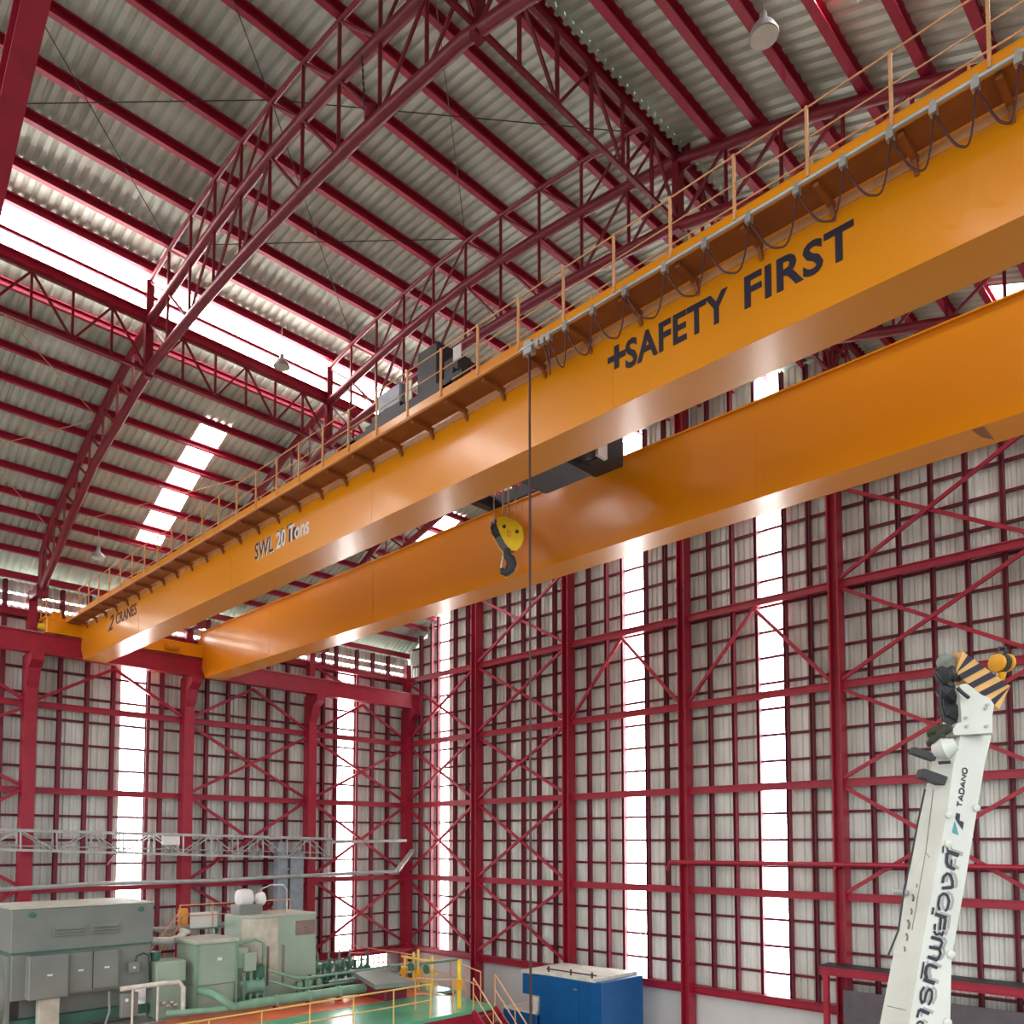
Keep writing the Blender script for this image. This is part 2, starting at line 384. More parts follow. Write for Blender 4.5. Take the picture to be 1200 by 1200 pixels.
# clerestory between lower and upper roof, both sides
for mir in (0, 1):
    X = (lambda q: 2*XC-q) if mir else (lambda q: q)
    for y0, y1 in ((YN, -30), (-30, -24), (-24, -18), (-18, -12), (-12, -6), (-6, .3)):
        mb = MB(); corr(mb, (X(10.6), y0, 15.0), (0, 1, 0), (0, 0, 1), (-1, 0, 0), y1-y0, 1.4); mb.build('clerestory_sheet', M['roof' if mir else 'dayroof'], ce)
    B('clerestory_girt', M['purlin'], ce).chan((X(10.72), YN, 15.66), (X(10.72), .3, 15.66), .07, .10, .02)
    B('clerestory_sill', M['purlin'], ce).chan((X(10.76), YN, 15.05), (X(10.76), .3, 15.05), .09, .28, .02)
    B('eaves_beam', M['purlin'], ce).ibeam((X(.15), YN, 9.9), (X(.15), 0, 9.9), .15, .25, .02)
# rod bracing under the sheets
for (xa, ya, xb, yb) in ((12.1, -18, 17.6, -12), (17.6, -18, 12.1, -12), (17.6, -18, 23.1, -12), (23.1, -18, 17.6, -12), (12.1, -24, 17.6, -18), (17.6, -24, 12.1, -18), (17.6, -24, 23.1, -18), (23.1, -24, 17.6, -18)):
    B('bracing_rod', M['dark'], ce).tube([(xa, ya, zT(xa)+.1), (xb, yb, zT(xb)+.1)], .012, 5)
for (xa, ya, xb, yb) in ((2.0, -18, 6.8, -23.5), (6.8, -18, 2.0, -23.5), (6.8, -18, 10.8, -23.5), (2, -18, 6.8, -12.5)):
    B('bracing_rod', M['rail'], ce).tube([(xa, ya, zM(xa)), (xb, yb, zM(xb))], .015, 5)

# ---------------- roof trusses
NX = [1.6, 2.5, 3.6, 4.8, 6.0, 7.2, 8.4, 9.6]
UXN = [10.75]+[12.06+1.385*k for k in range(9)]+[24.45]
def truss(y, label):
    t = thing('roof_truss', (XC, y, 9.2), label, 'roof truss', 'arched roof trusses')
    xs = [p[0] for p in MP]+[2*XC-p[0] for p in MP[-2::-1]]
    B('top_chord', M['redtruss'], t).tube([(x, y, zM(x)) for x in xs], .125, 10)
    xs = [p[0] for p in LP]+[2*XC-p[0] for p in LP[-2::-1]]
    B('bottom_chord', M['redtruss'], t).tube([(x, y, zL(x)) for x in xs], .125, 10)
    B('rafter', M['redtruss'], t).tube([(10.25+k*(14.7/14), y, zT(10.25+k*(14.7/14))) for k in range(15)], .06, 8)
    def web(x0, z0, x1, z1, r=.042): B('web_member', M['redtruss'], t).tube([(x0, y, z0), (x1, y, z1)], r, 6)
    nodes = NX+UXN[1:-1]+[2*XC-x for x in NX[::-1]]
    for x in nodes:
        if 10.5 < x < 24.7: web(x, zT(x), x, zL(x))
        else: web(x, zM(x), x, zL(x))
    for mir in (0, 1):
        f = (lambda q: 2*XC-q) if mir else (lambda q: q)
        for a, b in zip(NX, NX[1:]): web(f(a), zM(a), f(b), zL(b))
        web(f(9.6), zM(9.6), f(10.75), zL(10.75))
        up = UXN[:6]
        for i, (a, b) in enumerate(zip(up, up[1:])):
            if i < 2: web(f(a), zM(a), f(b), zL(b), .04); web(f(a), zT(a), f(b), zM(b), .035)
            else: web(f(b), zM(b), f(a), zL(a), .042); web(f(b), zT(b), f(a), zM(a), .035)
        p = f(10.75)
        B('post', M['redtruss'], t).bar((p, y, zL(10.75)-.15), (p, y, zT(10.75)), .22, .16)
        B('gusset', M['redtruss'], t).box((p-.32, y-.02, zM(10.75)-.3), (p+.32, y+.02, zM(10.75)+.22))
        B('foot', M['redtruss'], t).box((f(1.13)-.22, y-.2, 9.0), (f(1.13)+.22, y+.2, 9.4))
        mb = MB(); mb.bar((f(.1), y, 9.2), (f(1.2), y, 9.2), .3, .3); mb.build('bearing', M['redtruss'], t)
    return t
truss(-24, 'arched red tube roof truss nearest the camera, crossing overhead at the top left')
t1 = truss(-18, 'arched red roof truss curving up from the left wall, nearest one shown whole')
truss(-12, 'second arched red tube roof truss, rising from behind the crane walkway handrail')
truss(-6, 'third arched red roof truss, seen through the gap between the two crane girders')
tc_ = B('chain_bracket', M['redtruss'], t1).lathe((21.55, -18, zL(21.55)+.05), [(.02, -.02), (.17, 0), (.17, .2), (.02, .22)], 12)
# hanging chain and cable near the bracket
def chain(name, p, q, label, sag=.2):
    p, q = V(p), V(q); n = int((q-p).length/.14); t = thing(name, min(p, q, key=lambda a: a.z), label, 'chain')
    for k in range(n):
        a = p.lerp(q, (k+.1)/n); b = p.lerp(q, (k+.9)/n)
        B('link', M['dark'], t).tube([a, (a+b)/2, b], [.014, .024, .014], 5)
chain('hanging_chain', (21.3, -18.1, 15.2), (21.45, -18.1, 13.65), 'short dark chain hanging down inside the nearest full roof truss')
def ltruss(X, y0, y1, label, w=1):
    t = thing('bracing_truss', (X, (y0+y1)/2, 13.4), label, 'bracing truss', 'lengthwise bracing trusses between the arches')
    zt, zb = 14.85, 13.45; n = 6
    B('top_chord', M['redtruss'], t).bar((X, y0+.1, zt), (X, y1-.1, zt), .09, .09)
    B('bottom_chord', M['redtruss'], t).bar((X, y0+.1, zb), (X, y1-.1, zb), .08, .08)
    ys = [y0+(y1-y0)*k/n for k in range(n+1)]
    for k in range(1, n): B('web_member', M['redtruss'], t).bar((X, ys[k], zt), (X, ys[k], zb), .06, .06)
    for k in range(n):
        a, b = (zt, zb) if k % 2 else (zb, zt)
        B('web_member', M['redtruss'], t).bar((X, ys[k], a), (X, ys[k+1], b), .055, .055)
L_ = {10.75: 'left', 24.45: 'right'}
for X, s_ in L_.items():
    w_ = 'under the bright clerestory' if X < 20 else 'above the crane lettering'
    ltruss(X, -24, -18, 'thin red lattice truss %s, the length nearest the camera' % w_)
    ltruss(X, -18, -12, 'thin red lattice truss %s, between the two big arches' % w_)
    ltruss(X, -12, -6, 'thin red lattice truss %s, mostly hidden behind the crane' % w_)
    ltruss(X, -6, 0, 'thin red lattice truss %s, running into the back wall' % w_)
# near red beam at the top left corner
q0 = atY(47, -20, -24.0); q1 = atY(-4, 205, -24.0); d_ = (q1-q0)
t = thing('steel_beam', tuple(q1+d_*1.2), 'big red steel beam cutting the top left corner close to the camera', 'beam')
off = V((-.36, 0, .02))
B('web_plate', M['red'], t).hexa([q1+d_*1.2+off*2, q1+d_*1.2, q1+d_*1.2+V((0, .04, 0)), q1+d_*1.2+off*2+V((0, .04, 0)), q0-d_*1.5+off*2, q0-d_*1.5, q0-d_*1.5+V((0, .04, 0)), q0-d_*1.5+off*2+V((0, .04, 0))])
for o2 in (V((0, 0, 0)), off*2):
    B('flange', M['red'], t).bar(q1+d_*1.2+o2, q0-d_*1.5+o2, .04, .3, up=(0, 1, 0))

# ---------------- high bay lamps
def highbay(p, zr, label, r=.26):
    x, y, z = p; t = thing('high_bay_lamp', (x, y, z), label, 'lamp', 'round high bay lamps')
    B('shade', M['galv'], t).lathe((x, y, z), [(r, 0), (r*1.02, .03), (r*.75, .16), (r*.3, .26), (r*.25, .4), (.03, .42)], 20)
    B('lens', M['lamp'], t).lathe((x, y, z-.015), [(.01, 0), (r*.9, 0), (r*.9, .012), (.01, .012)], 20)
    B('hanger_rod', M['galv'], t).tube([(x, y, z+.4), (x, y, zr)], .012, 6)
p = atZ(895, 43, 13.1); highbay(p, interp(RL, p.x)-.1, 'round high bay lamp hanging at the top right under the pale roof sheets', .235)
p = atX(330, 430, 11.6); highbay(p, zT(p.x)+.2, 'small round high bay lamp silhouetted against the bright clerestory', .25)
p = atY(115, 654, -16.45); highbay(p, interp(RL, p.x)-.1, 'small high bay lamp low on the left roof slope above the crane walkway', .25)

# ---------------- overhead crane
cr = thing('overhead_crane', (17.5, -14, 7.8), 'orange yellow double girder overhead travelling crane spanning the hall on red runway beams', 'crane')
XE = 34.6
def girder(yn, w, nm):
    z0, z1 = 6.94, 8.88
    mb = MB()
    prof = [(.75, z1), (.40, 8.45), (.34, 8.1), (1.18, z0)]
    far = [(XE, z1), (XE, z0)]
    poly = prof+far[::-1]
    mb.prism([(x, yn, z) for x, z in poly], (0, w, 0))
    g = mb.build('girder', M['crane'], cr)
    B('top_flange', M['crane'], g).box((.72, yn-.07, z1), (XE, yn+w+.07, z1+.03))
    B('bottom_flange', M['crane'], g).box((1.17, yn-.02, z0-.025), (XE, yn+w+.02, z0))
    B('trolley_rail', M['steel'], g).box((1.2, yn+w/2-.03, z1+.03), (XE, yn+w/2+.03, z1+.1))
    for x in (6.5, 13, 19.5, 26, 32): B('splice_seam', M['crane'], g).box((x-.03, yn-.006, z0), (x+.03, yn+w+.006, z1))
    return g
g1 = girder(-16.5, .8, 'near'); g2 = girder(-11.75, .8, 'far')
B('end_carriage', M['crane'], cr).bbox((.5, -17.75, 7.78), (1.0, -10.7, 8.32), .04)
for y in (-17.75, -10.7): B('buffer', M['hook'], cr).lathe((.75, y, 8.02), [(.09, -.2), (.13, -.1), (.13, .1), (.09, .2)], 12, (0, 1, 0))
for y in (-17.2, -15.2, -12.6, -11.1): B('wheel', M['dark'], cr).lathe((.75, y, 7.9), [(.05, -.1), (.19, -.08), (.19, .08), (.05, .1)], 16, (1, 0, 0))
B('drive_motor', M['crane'], cr).lathe((1.15, -13.1, 8.0), [(.1, -.3), (.14, -.28), (.14, .2), (.1, .25)], 12, (0, 1, 0))
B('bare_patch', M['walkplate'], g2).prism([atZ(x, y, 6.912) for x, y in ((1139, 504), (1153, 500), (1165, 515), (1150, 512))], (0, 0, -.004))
# flange strip, walkway, brackets, toe board
B('girder_ledge', M['rail'], cr).box((1.6, -16.53, 8.15), (XE, -16.5, 8.27))  # paler than the girder: light on the flange strip is in its colour
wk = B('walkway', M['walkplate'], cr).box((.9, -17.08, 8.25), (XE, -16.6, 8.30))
B('toe_board', M['crane'], wk).box((.9, -17.11, 8.24), (XE, -17.08, 8.41))
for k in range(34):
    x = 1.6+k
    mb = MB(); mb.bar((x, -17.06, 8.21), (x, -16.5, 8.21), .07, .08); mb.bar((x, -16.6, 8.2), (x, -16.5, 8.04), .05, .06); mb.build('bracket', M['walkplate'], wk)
hr = B('handrail', M['rail'], cr).tube([(2.2, -17.1, 9.22), (XE, -17.1, 9.22)], .014, 6)
B('mid_rail', M['rail'], hr).tube([(2.2, -17.1, 8.82), (XE, -17.1, 8.82)], .011, 6)
for k in range(32):
    x = 2.53+k
    B('handrail_post', M['rail'], hr).bar((x, -17.12, 8.3), (x, -17.12, 9.22), .035, .035)
hr2 = B('handrail', M['rail'], cr).tube([(3, -15.75, 9.72), (XE, -15.75, 9.72)], .014, 6)
for k in range(16): B('handrail_post', M['rail'], hr2).bar((3+2*k, -15.75, 8.9), (3+2*k, -15.75, 9.72), .03, .03)
# end platform at the left
ep = B('end_platform', M['crane'], cr).box((.25, -17.8, 8.30), (1.0, -16.5, 8.38))
for x, y in ((.3, -17.75), (.3, -17.3), (.3, -16.8), (.95, -17.75)): B('handrail_post', M['rail'], ep).bar((x, y, 8.38), (x, y, 9.25), .035, .035)
B('rail_loop', M['rail'], ep).tube([(.95, -17.75, 9.25), (.3, -17.75, 9.25), (.3, -16.7, 9.25)], .015, 6)
B('drive_gearbox', M['crane'], ep).bbox((.35, -17.5, 8.38), (.75, -17.15, 8.68), .03)
# conduit pipe carrying the festoon
B('festoon_track', M['rail'], cr).tube([(1.2, -17.14, 8.24), (24.8, -17.14, 8.24)], .018, 6)
B('festoon_track', M['galv'], cr).tube([(24.6, -17.15, 8.24), (XE, -17.15, 8.24)], .028, 6)
TR = [25.0, 25.12, 25.25, 25.6, 26.15, 26.76, 27.45, 28.1, 28.75, 29.4, 29.98, 30.52, 30.98, 31.4, 31.8, 32.4, 33.0]
for i, x in enumerate(TR):
    f = B('festoon_trolley', M['steel'], cr).box((x-.04, -17.19, 8.12), (x+.04, -17.11, 8.21))
    B('trolley_wheel', M['steel'], f).lathe((x, -17.15, 8.25), [(.035, -.03), (.03, .03)], 8, (0, 1, 0))
    if i < len(TR)-1 and i > 0:
        x1 = TR[i+1]; dx = x1-x; sag = .66; pts = []
        for k in range(17):
            u = k/16; xx = x+dx*u; s_ = 1-abs(2*u-1)**3.2; pts.append((xx+.10*s_*(1-u), -17.14+.03*math.sin(u*math.pi), 8.14-sag*s_*(.62+.38*u)))
        B('festoon_cable', M['cable'], cr).tube(pts, .013, 6)
def textobj(name, s_, size, m, o, u, v, parent, shear=0, bold=.0, ext=.004, font=None, sx=1, spc=1):
    c = bpy.data.curves.new(name, 'FONT'); c.body = s_; c.size = size; c.extrude = ext; c.offset = bold; c.shear = shear; c.space_character = spc
    c.resolution_u = 3
    ob = bpy.data.objects.new(name, c); COL.objects.link(ob)
    dg = bpy.context.evaluated_depsgraph_get(); me = bpy.data.meshes.new_from_object(ob.evaluated_get(dg)); bpy.data.objects.remove(ob)
    u, v = V(u).normalized(), V(v).normalized(); n = u.cross(v)
    mb = MB(); mb.add([V(o)+u*(p.co.x*sx)+v*p.co.y+n*p.co.z for p in me.vertices], [tuple(q.vertices) for q in me.polygons])
    return mb.build(name, m, parent)
def fit_text(name, s_, x0, x1, z0, h, y, m, parent, **k):
    c = bpy.data.curves.new('t', 'FONT'); c.body = s_; c.size = 1; c.offset = k.get('bold', 0); c.shear = k.get('shear', 0); c.space_character = k.get('spc', 1)
    ob = bpy.data.objects.new('t', c); COL.objects.link(ob); dg = bpy.context.evaluated_depsgraph_get()
    me = bpy.data.meshes.new_from_object(ob.evaluated_get(dg)); w = max(p.co.x for p in me.vertices)-min(p.co.x for p in me.vertices)
    bpy.data.objects.remove(ob)
    size = h/.70; return textobj(name, s_, size, m, (x0, y, z0), (1, 0, 0), (0, 0, 1), parent, sx=(x1-x0)/(w*size), **k)
fit_text('lettering', '+', 25.92, 26.26, 7.50, .50, -16.508, M['black'], g1, bold=.02)
fit_text('lettering', 'SAFETY', 26.28, 28.05, 7.48, .44, -16.508, M['black'], g1, bold=.016, spc=1.05)
fit_text('lettering', 'FIRST', 28.3, 29.8, 7.48, .44, -16.508, M['black'], g1, bold=.016, spc=1.05)
fit_text('lettering', 'SWL', 14.35, 15.3, 7.42, .42, -16.508, M['black'], g1, bold=.008)
fit_text('lettering', 'SWL', 14.38, 15.33, 7.40, .42, -16.506, M['white'], g1, bold=.012)
fit_text('lettering', '20 Tons', 15.45, 17.0, 7.42, .42, -16.508, M['white'], g1, bold=.012)
fit_text('lettering', '20 To', 15.45, 16.45, 7.45, .42, -16.506, M['black'], g1, bold=.014)
fit_text('lettering', '2', 3.7, 4.25, 7.52, .52, -16.508, M['black'], g1, shear=.4, bold=.01)
fit_text('lettering', 'CRANES', 4.45, 6.3, 7.62, .38, -16.508, M['black'], g1, bold=.005, spc=1.05)

# runway beam and rail
for a, b in ((YN, -18), (-18, -12), (-12, -6), (-6, .1)):
    mb = MB(); mb.ibeam((.75, a, 7.36), (.75, b, 7.36), .40, .76, .05); mb.box((.62, a, 7.0), (.9, b, 7.72))
    t = mb.build('runway_beam', M['red'])
    w_ = {YN: 'at the left edge, nearest the camera', -18: 'under the two crane girder ends', -12: 'between the far girder and the third column', -6: 'ending at the corner column'}[a]
    tag(t, 'red crane runway beam length on the left wall, '+w_, 'runway beam', 'runway beam lengths on the left wall')
    B('crane_rail', M['steel'], t).box((.72, a, 7.74), (.78, b, 7.80))
# crane trolley
tr = thing('crane_trolley', (21.5, -13.5, 8.98), 'dark hoist trolley standing on top of the two yellow girders above the hook', 'hoist')
xe = atY(692, 530, -11.7).x
for x in (18.2, xe-.25): B('trolley_frame', M['dark'], tr).box((x, -16.2, 9.0), (x+.25, -11.4, 9.3))
for y in (-16.2, -11.7): B('trolley_frame', M['dark'], tr).box((18.2, y, 9.02), (xe, y+.3, 9.35))
for x in (18.5, xe-.4):
    for y in (-16.1, -11.35): B('wheel', M['dark'], tr).lathe((x, y, 9.15), [(.05, -.06), (.18, -.05), (.18, .05), (.05, .06)], 14, (0, 1, 0))
B('rope_drum', M['dark'], tr).lathe((20.8, -13.8, 9.6), [(.2, -1.5), (.42, -1.45), (.36, -1.4), (.36, 1.4), (.42, 1.45), (.2, 1.5)], 20, (1, 0, 0))
B('hoist_body', M['dark'], tr).bbox((22.0, -14.5, 7.7), (23.3, -13.6, 8.3), .05); B('hoist_motor', M['dark'], tr).lathe((23.2, -14.0, 8.1), [(.1, -.5), (.26, -.46), (.26, .35), (.12, .45)], 14, (1, 0, 0))
B('hanger_plate', M['dark'], tr).box((22.3, -14.4, 8.2), (22.9, -13.7, 9.3)); B('drive_gearbox', M['dark'], tr).bbox((22.6, -13.3, 8.2), (23.4, -12.6, 9.3), .05)
B('end_bracket', M['white'], tr).box((23.62, -13.9, 7.9), (23.7, -13.6, 8.3)); B('end_bracket', M['white'], tr).box((21.75, -14.3, 8.1), (21.95, -14.0, 8.3))
B('motor_cowl', M['hook'], tr).lathe((23.15, -14.4, 8.42), [(.05, -.12), (.13, -.1), (.13, .1), (.05, .12)], 12, (1, 0, 0))
B('frame_post', M['dark'], tr).box((18.3, -15.3, 9.3), (18.5, -14.8, 10.4)); B('frame_post', M['dark'], tr).box((20.6, -15.3, 9.3), (20.8, -14.8, 10.4)); B('upper_frame', M['dark'], tr).box((17.7, -15.4, 10.0), (21.2, -14.6, 10.15))
B('control_box', M['duct'], tr).bbox((18.05, -15.3, 10.3), (18.95, -14.9, 10.85), .04); B('box_hood', M['dark'], tr).box((17.9, -15.35, 10.15), (19.0, -14.85, 10.33))
B('control_cabinet', M['dark'], tr).bbox((19.55, -15.3, 10.15), (20.3, -14.8, 11.25), .05); B('resistor_box', M['dark'], tr).bbox((20.35, -15.2, 10.15), (20.9, -14.8, 10.75), .04)
B('white_panel', M['white'], tr).box((19.3, -15.42, 10.15), (19.52, -15.40, 10.6)); B('white_panel', M['white'], tr).box((20.95, -15.42, 10.4), (21.2, -15.40, 10.7))
# hook block
HX, HY = 21.45, -14.2
hk = thing('hook_block', (HX, HY, 5.3), 'yellow crane hook block with black hook hanging in front of the far girder', 'hook block')
HD = (atY(597, 630, HY)-CAM).dot(FW)
def P2(px, py, dy=0): return atD(px, py, HD)
plate = [(583, 607), (590, 605), (606, 611), (612, 618), (614, 630), (611, 639), (606, 645), (600, 645), (593, 636), (587, 625), (582, 614)]
TV = RT*-.16+FW*.34; TN = TV.normalized()
pl = [P2(x, y) for x, y in plate]
B('side_plate', M['hook'], hk).prism(pl, TV*.12); B('side_plate', M['hook'], hk).prism([p+TV*.88 for p in pl], TV*.12)
for c in (P2(591, 617), P2(606, 623)):
    B('sheave', M['dark'], hk).lathe(c+TV*.5, [(.06, -.11), (.2, -.1), (.17, -.04), (.2, 0), (.17, .04), (.2, .1), (.06, .11)], 18, TN)
    B('sheave_pin', M['dark'], hk).lathe(c-TN*.015, [(.045, 0), (.045, .04)], 6, TN)
B('guard_plate', M['dark'], hk).prism([p+TV*.13+RT*-.01 for p in pl], TV*.74)
B('badge', M['amber'], hk).lathe(P2(598, 626)-TN*.01, [(.01, 0), (.08, 0), (.08, .012), (.01, .012)], 12, TN)
hp = [(594, 643), (594, 650), (598, 655), (599.5, 661), (598, 667), (593, 671.5), (588.5, 670), (587.5, 666)]
B('hook', M['dark'], hk).tube([P2(x, y) for x, y in hp], [.07, .09, .11, .12, .12, .10, .07, .04], 10)
B('hook_latch', M['steel'], hk).tube([P2(590.5, 649), P2(588, 660), P2(587, 667)], .022, 6)
for k, (px, r) in enumerate(((581, .012), (592.5, .016), (594, .016), (600.5, .016), (602, .016), (611, .012))):
    b = P2(px, 612)+TV*(.25+.1*k); B('wire_rope', M['steel'], hk).tube([b, (b.x, b.y, 9.4)], r, 6)
# long pendant rope
p = atY(620.5, 405, -17.1)
t = B('pendant_rope', M['cable']).tube([(p.x, -17.1, 8.3), (p.x, -17.1, 2), (p.x-.01, -17.1, -6.8)], .02, 6); tag(t, 'thin dark pendant cable hanging straight down from the crane walkway', 'cable')
B('hanging_clamp', M['galv'], t).box((p.x-.09, -17.16, 8.12), (p.x+.09, -17.04, 8.34))
B('push_button_box', M['hook'], t).bbox((p.x-.08, -17.16, -7.3), (p.x+.06, -17.04, -6.8), .02)

# ---------------- cable bridge, pipes and ducts on the left wall
t = thing('cable_bridge', (1.0, -15, -9.5), 'pale galvanised lattice cable bridge crossing in front of the left wall columns', 'cable bridge')
a0 = atX(-25, 972, 1.0); a1 = atX(382, 983, 1.0); b0 = atX(-25, 995, 1.0); b1 = atX(382, 1006, 1.0)
for dx in (0, .5):
    B('chord', M['galv'], t).bar(a0+V((dx, 0, 0)), a1+V((dx, 0, 0)), .07, .10); B('chord', M['galv'], t).bar(b0+V((dx, 0, 0)), b1+V((dx, 0, 0)), .07, .09)
    N = 12
    for k in range(N+1):
        u = k/N; B('web_member', M['galv'], t).bar(a0.lerp(a1, u)+V((dx, 0, 0)), b0.lerp(b1, u)+V((dx, 0, 0)), .05, .05)
        if k < N:
            p_, q_ = (a0.lerp(a1, u), b0.lerp(b1, u+1/N)) if k % 2 else (b0.lerp(b1, u), a0.lerp(a1, u+1/N))
            B('web_member', M['galv'], t).bar(p_+V((dx, 0, 0)), q_+V((dx, 0, 0)), .04, .04)
for k in range(5): B('cable_run', M['galv'], t).tube([b0.lerp(a0, .5)+V((.05+.09*k, 0, -.2)), b1.lerp(a1, .5)+V((.05+.09*k, 0, -.2))], .025, 6)
for u in (.02, .32, .62, .93):
    q = b0.lerp(b1, u); B('support_bracket', M['red'], t).bar((.35, q.y, q.z-.45), (1.1, q.y, q.z-.05), .08, .08)
q = atX(200, 986, 1.55)
B('junction_box', M['white'], t).bbox((1.52, q.y-.35, q.z-.14), (1.62, q.y+.35, q.z+.2), .02)
t = B('steel_beam', M['galv']).bar(atX(382, 987, 1.2), atX(476, 985, 1.2), .10, .14); tag(t, 'pale grey beam bridging from the cable bridge to the corner column', 'beam')
pts = [atX(-25, 1044, 1.6), atX(110, 1036, 1.6), atX(250, 1032, 1.6), atX(330, 1027.5, 1.6), atX(465, 1021, 1.6)]
t = B('cable_tray', M['galv']).tube(pts, .085, 8); tag(t, 'long pale grey pipe running low across the left wall, above the machines', 'pipe')
pe = pts[-1]; qe = atX(484, 996, .9)
B('end_run', M['galv'], t).bar(pe, qe, .25, .10)
t = thing('vent_duct', (1.3, -7.8, -9.5), 'pale blue grey vertical duct standing by the left wall behind the green machines', 'duct')
a = atX(324, 1000, 1.2); b = atX(336, 1000, 1.2); B('duct_body', M['duct'], t).bbox((.95, a.y, -9.5), (1.35, b.y, a.z+.5), .02)
for k in range(3): B('joint_flange', M['duct'], t).box((.92, a.y-.03, -6+k*2.4), (1.38, b.y+.03, -5.92+k*2.4))
t = thing('electrical_cabinet', (1.3, -7.4, -9.5), 'tall darker grey panel cabinet beside the pale blue duct', 'cabinet')
a = atX(337.5, 998, 1.2); b = atX(355, 998, 1.2)
B('cabinet_body', M['genset'], t).bbox((.8, a.y, -9.5), (1.3, b.y, a.z), .02); B('door', M['duct'], t).box((1.3, a.y+.06, -6), (1.33, b.y-.06, a.z-.08))
B('cable', M['dark'], t).tube([(1.36, a.y-.02, -6), (1.36, a.y-.02, a.z-.1)], .03, 6)

# ---------------- operating deck
DZ = -5.5
dk = thing('operating_deck', (7, -13, -9.5), 'raised machine deck painted green and orange with red steel edge beams', 'platform')
B('floor_plate', M['deckg'], dk).box((10.65, -30, DZ-.12), (13.9, -7.1, DZ))
B('floor_plate', M['decko'], dk).box((8.3, -30, DZ-.12), (10.65, -7.3, DZ+.01))
B('floor_plate', M['concrete'], dk).box((1.6, -30, DZ-.12), (8.3, -6.1, DZ))
B('floor_plate', M['deckg'], dk).box((8.3, -7.3, DZ-.12), (10.65, -6.1, DZ-.004))
B('edge_beam', M['red'], dk).ibeam((13.8, -30, DZ-.35), (13.8, -7.1, DZ-.35), .2, .46, .03); B('edge_beam', M['red'], dk).ibeam((1.6, -6.2, DZ-.35), (10.7, -6.2, DZ-.35), .2, .46, .03); B('edge_beam', M['red'], dk).ibeam((10.6, -7.2, DZ-.35), (13.9, -7.2, DZ-.35), .2, .46, .03)
for y in (-7.5, -12, -16.5, -21, -25.5): B('deck_post', M['red'], dk).ibeam((13.6, y, -9.5), (13.6, y, DZ-.55), .25, .25, .03)
B('wall_panel', M['red'], dk).box((12.9, -29, -9.5), (13.0, -7.3, DZ-.12))
def railing(pts, z, m, label, h=1.05, n=6):
    t = thing('handrail', tuple(pts[0])[:2]+(z,), label, 'handrail')
    for zz, r in ((h, .026), (h*.52, .02)):
        B('top_rail' if zz == h else 'mid_rail', m, t).tube([(x, y, z+zz) for x, y in pts], r, 6)
    for (x0, y0), (x1, y1) in zip(pts, pts[1:]):
        k = max(1, int(round(math.hypot(x1-x0, y1-y0)/1.45)))
        for i in range(k+1): B('post', m, t).tube([(x0+(x1-x0)*i/k, y0+(y1-y0)*i/k, z), (x0+(x1-x0)*i/k, y0+(y1-y0)*i/k, z+h)], .022, 6)
railing([(13.85, -26), (13.85, -10.0)], DZ, M['yellow'], 'yellow handrail along the front edge of the green deck')
railing([(3.9, -6.2), (10.5, -6.2), (13.2, -7.2)], DZ, M['pink'], 'faded orange handrail along the far end of the green deck')
railing([(12.6, -9.6), (13.8, -9.0)], DZ, M['pink'], 'short faded handrail beside the yellow lever post at the deck corner')
# stair down to the floor
t = thing('stair', (15.8, -7.7, -9.5), 'red steel stair with tan handrails going down from the green deck corner', 'stair')
for y in (-8.25, -7.25):
    B('stringer', M['red'], t).bar((13.95, y, DZ-.05), (18.0, y, -9.4), .06, .26)
    B('stair_rail', M['rail'], t).tube([(13.95, y, DZ+1.05), (18.0, y, -8.4)], .024, 6)
    B('mid_rail', M['rail'], t).tube([(13.95, y, DZ+.55), (18.0, y, -8.9)], .018, 6)
    for k in range(5):
        x = 13.95+k*.95; z = DZ-(x-13.95)*.97; B('post', M['rail'], t).tube([(x, y, z), (x, y, z+1.05)], .02, 6)
for k in range(14): B('tread', M['mull'], t).box((14.05+k*.28, -8.22, DZ-.2-k*.27), (14.31+k*.28, -7.28, DZ-.17-k*.27))
t = thing('lever_post', (13.0, -8.6, DZ), 'yellow lever post with a dark swing arm at the deck corner', 'post')
p = atZ(538, 1181, DZ)
B('post', M['hook'], t).tube([(p.x, p.y, DZ), (p.x, p.y, DZ+1.6)], .07, 8); B('swing_arm', M['greendark'], t).tube([(p.x, p.y, DZ+1.6), (p.x-.9, p.y-1.0, DZ+1.45)], .035, 6)
B('clamp', M['amber'], t).bbox((p.x-.12, p.y-.1, DZ+.6), (p.x+.1, p.y+.1, DZ+.95), .02)

# ---------------- generator
gx0 = 7.8; y0 = -20.25; y1 = -16.3
ge = thing('generator', (6, -18.3, -9.5), 'big grey green generator housing at the bottom left with two louvre hoods', 'generator')
hood = B('hood', M['genset'], ge).bbox((5.0, y0, -3.1), (gx0, y1, -1.88), .02)
B('hood_roof', M['gentop'], hood).box((4.98, y0-.02, -1.88), (gx0+.02, y1+.02, -1.85))
for yc in (-18.75, -17.75):
    lo = B('louvre', M['genset'], hood).box((gx0, yc-.44, -2.72), (gx0+.03, yc+.44, -2.40))
    for k in range(3): B('slat', M['genset'], lo).prism([(gx0+.03, yc-.38, -2.45-k*.09), (gx0+.09, yc-.38, -2.52-k*.09), (gx0+.03, yc-.38, -2.51-k*.09)], (0, .76, 0))
for yc in (y0+.5, y1-.4): B('lifting_lug', M['greendark'], hood).lathe((gx0+.02, yc, -2.05), [(.03, 0), (.08, .01), (.08, .05), (.03, .06)], 10, (1, 0, 0))
mid = B('casing', M['genset'], ge).bbox((5.1, y0+.05, -4.45), (gx0-.08, y1-.05, -3.14), .02)
B('joint_strip', M['greendark'], ge).box((5.05, y0+.02, -3.16), (gx0-.03, y1-.02, -3.10))
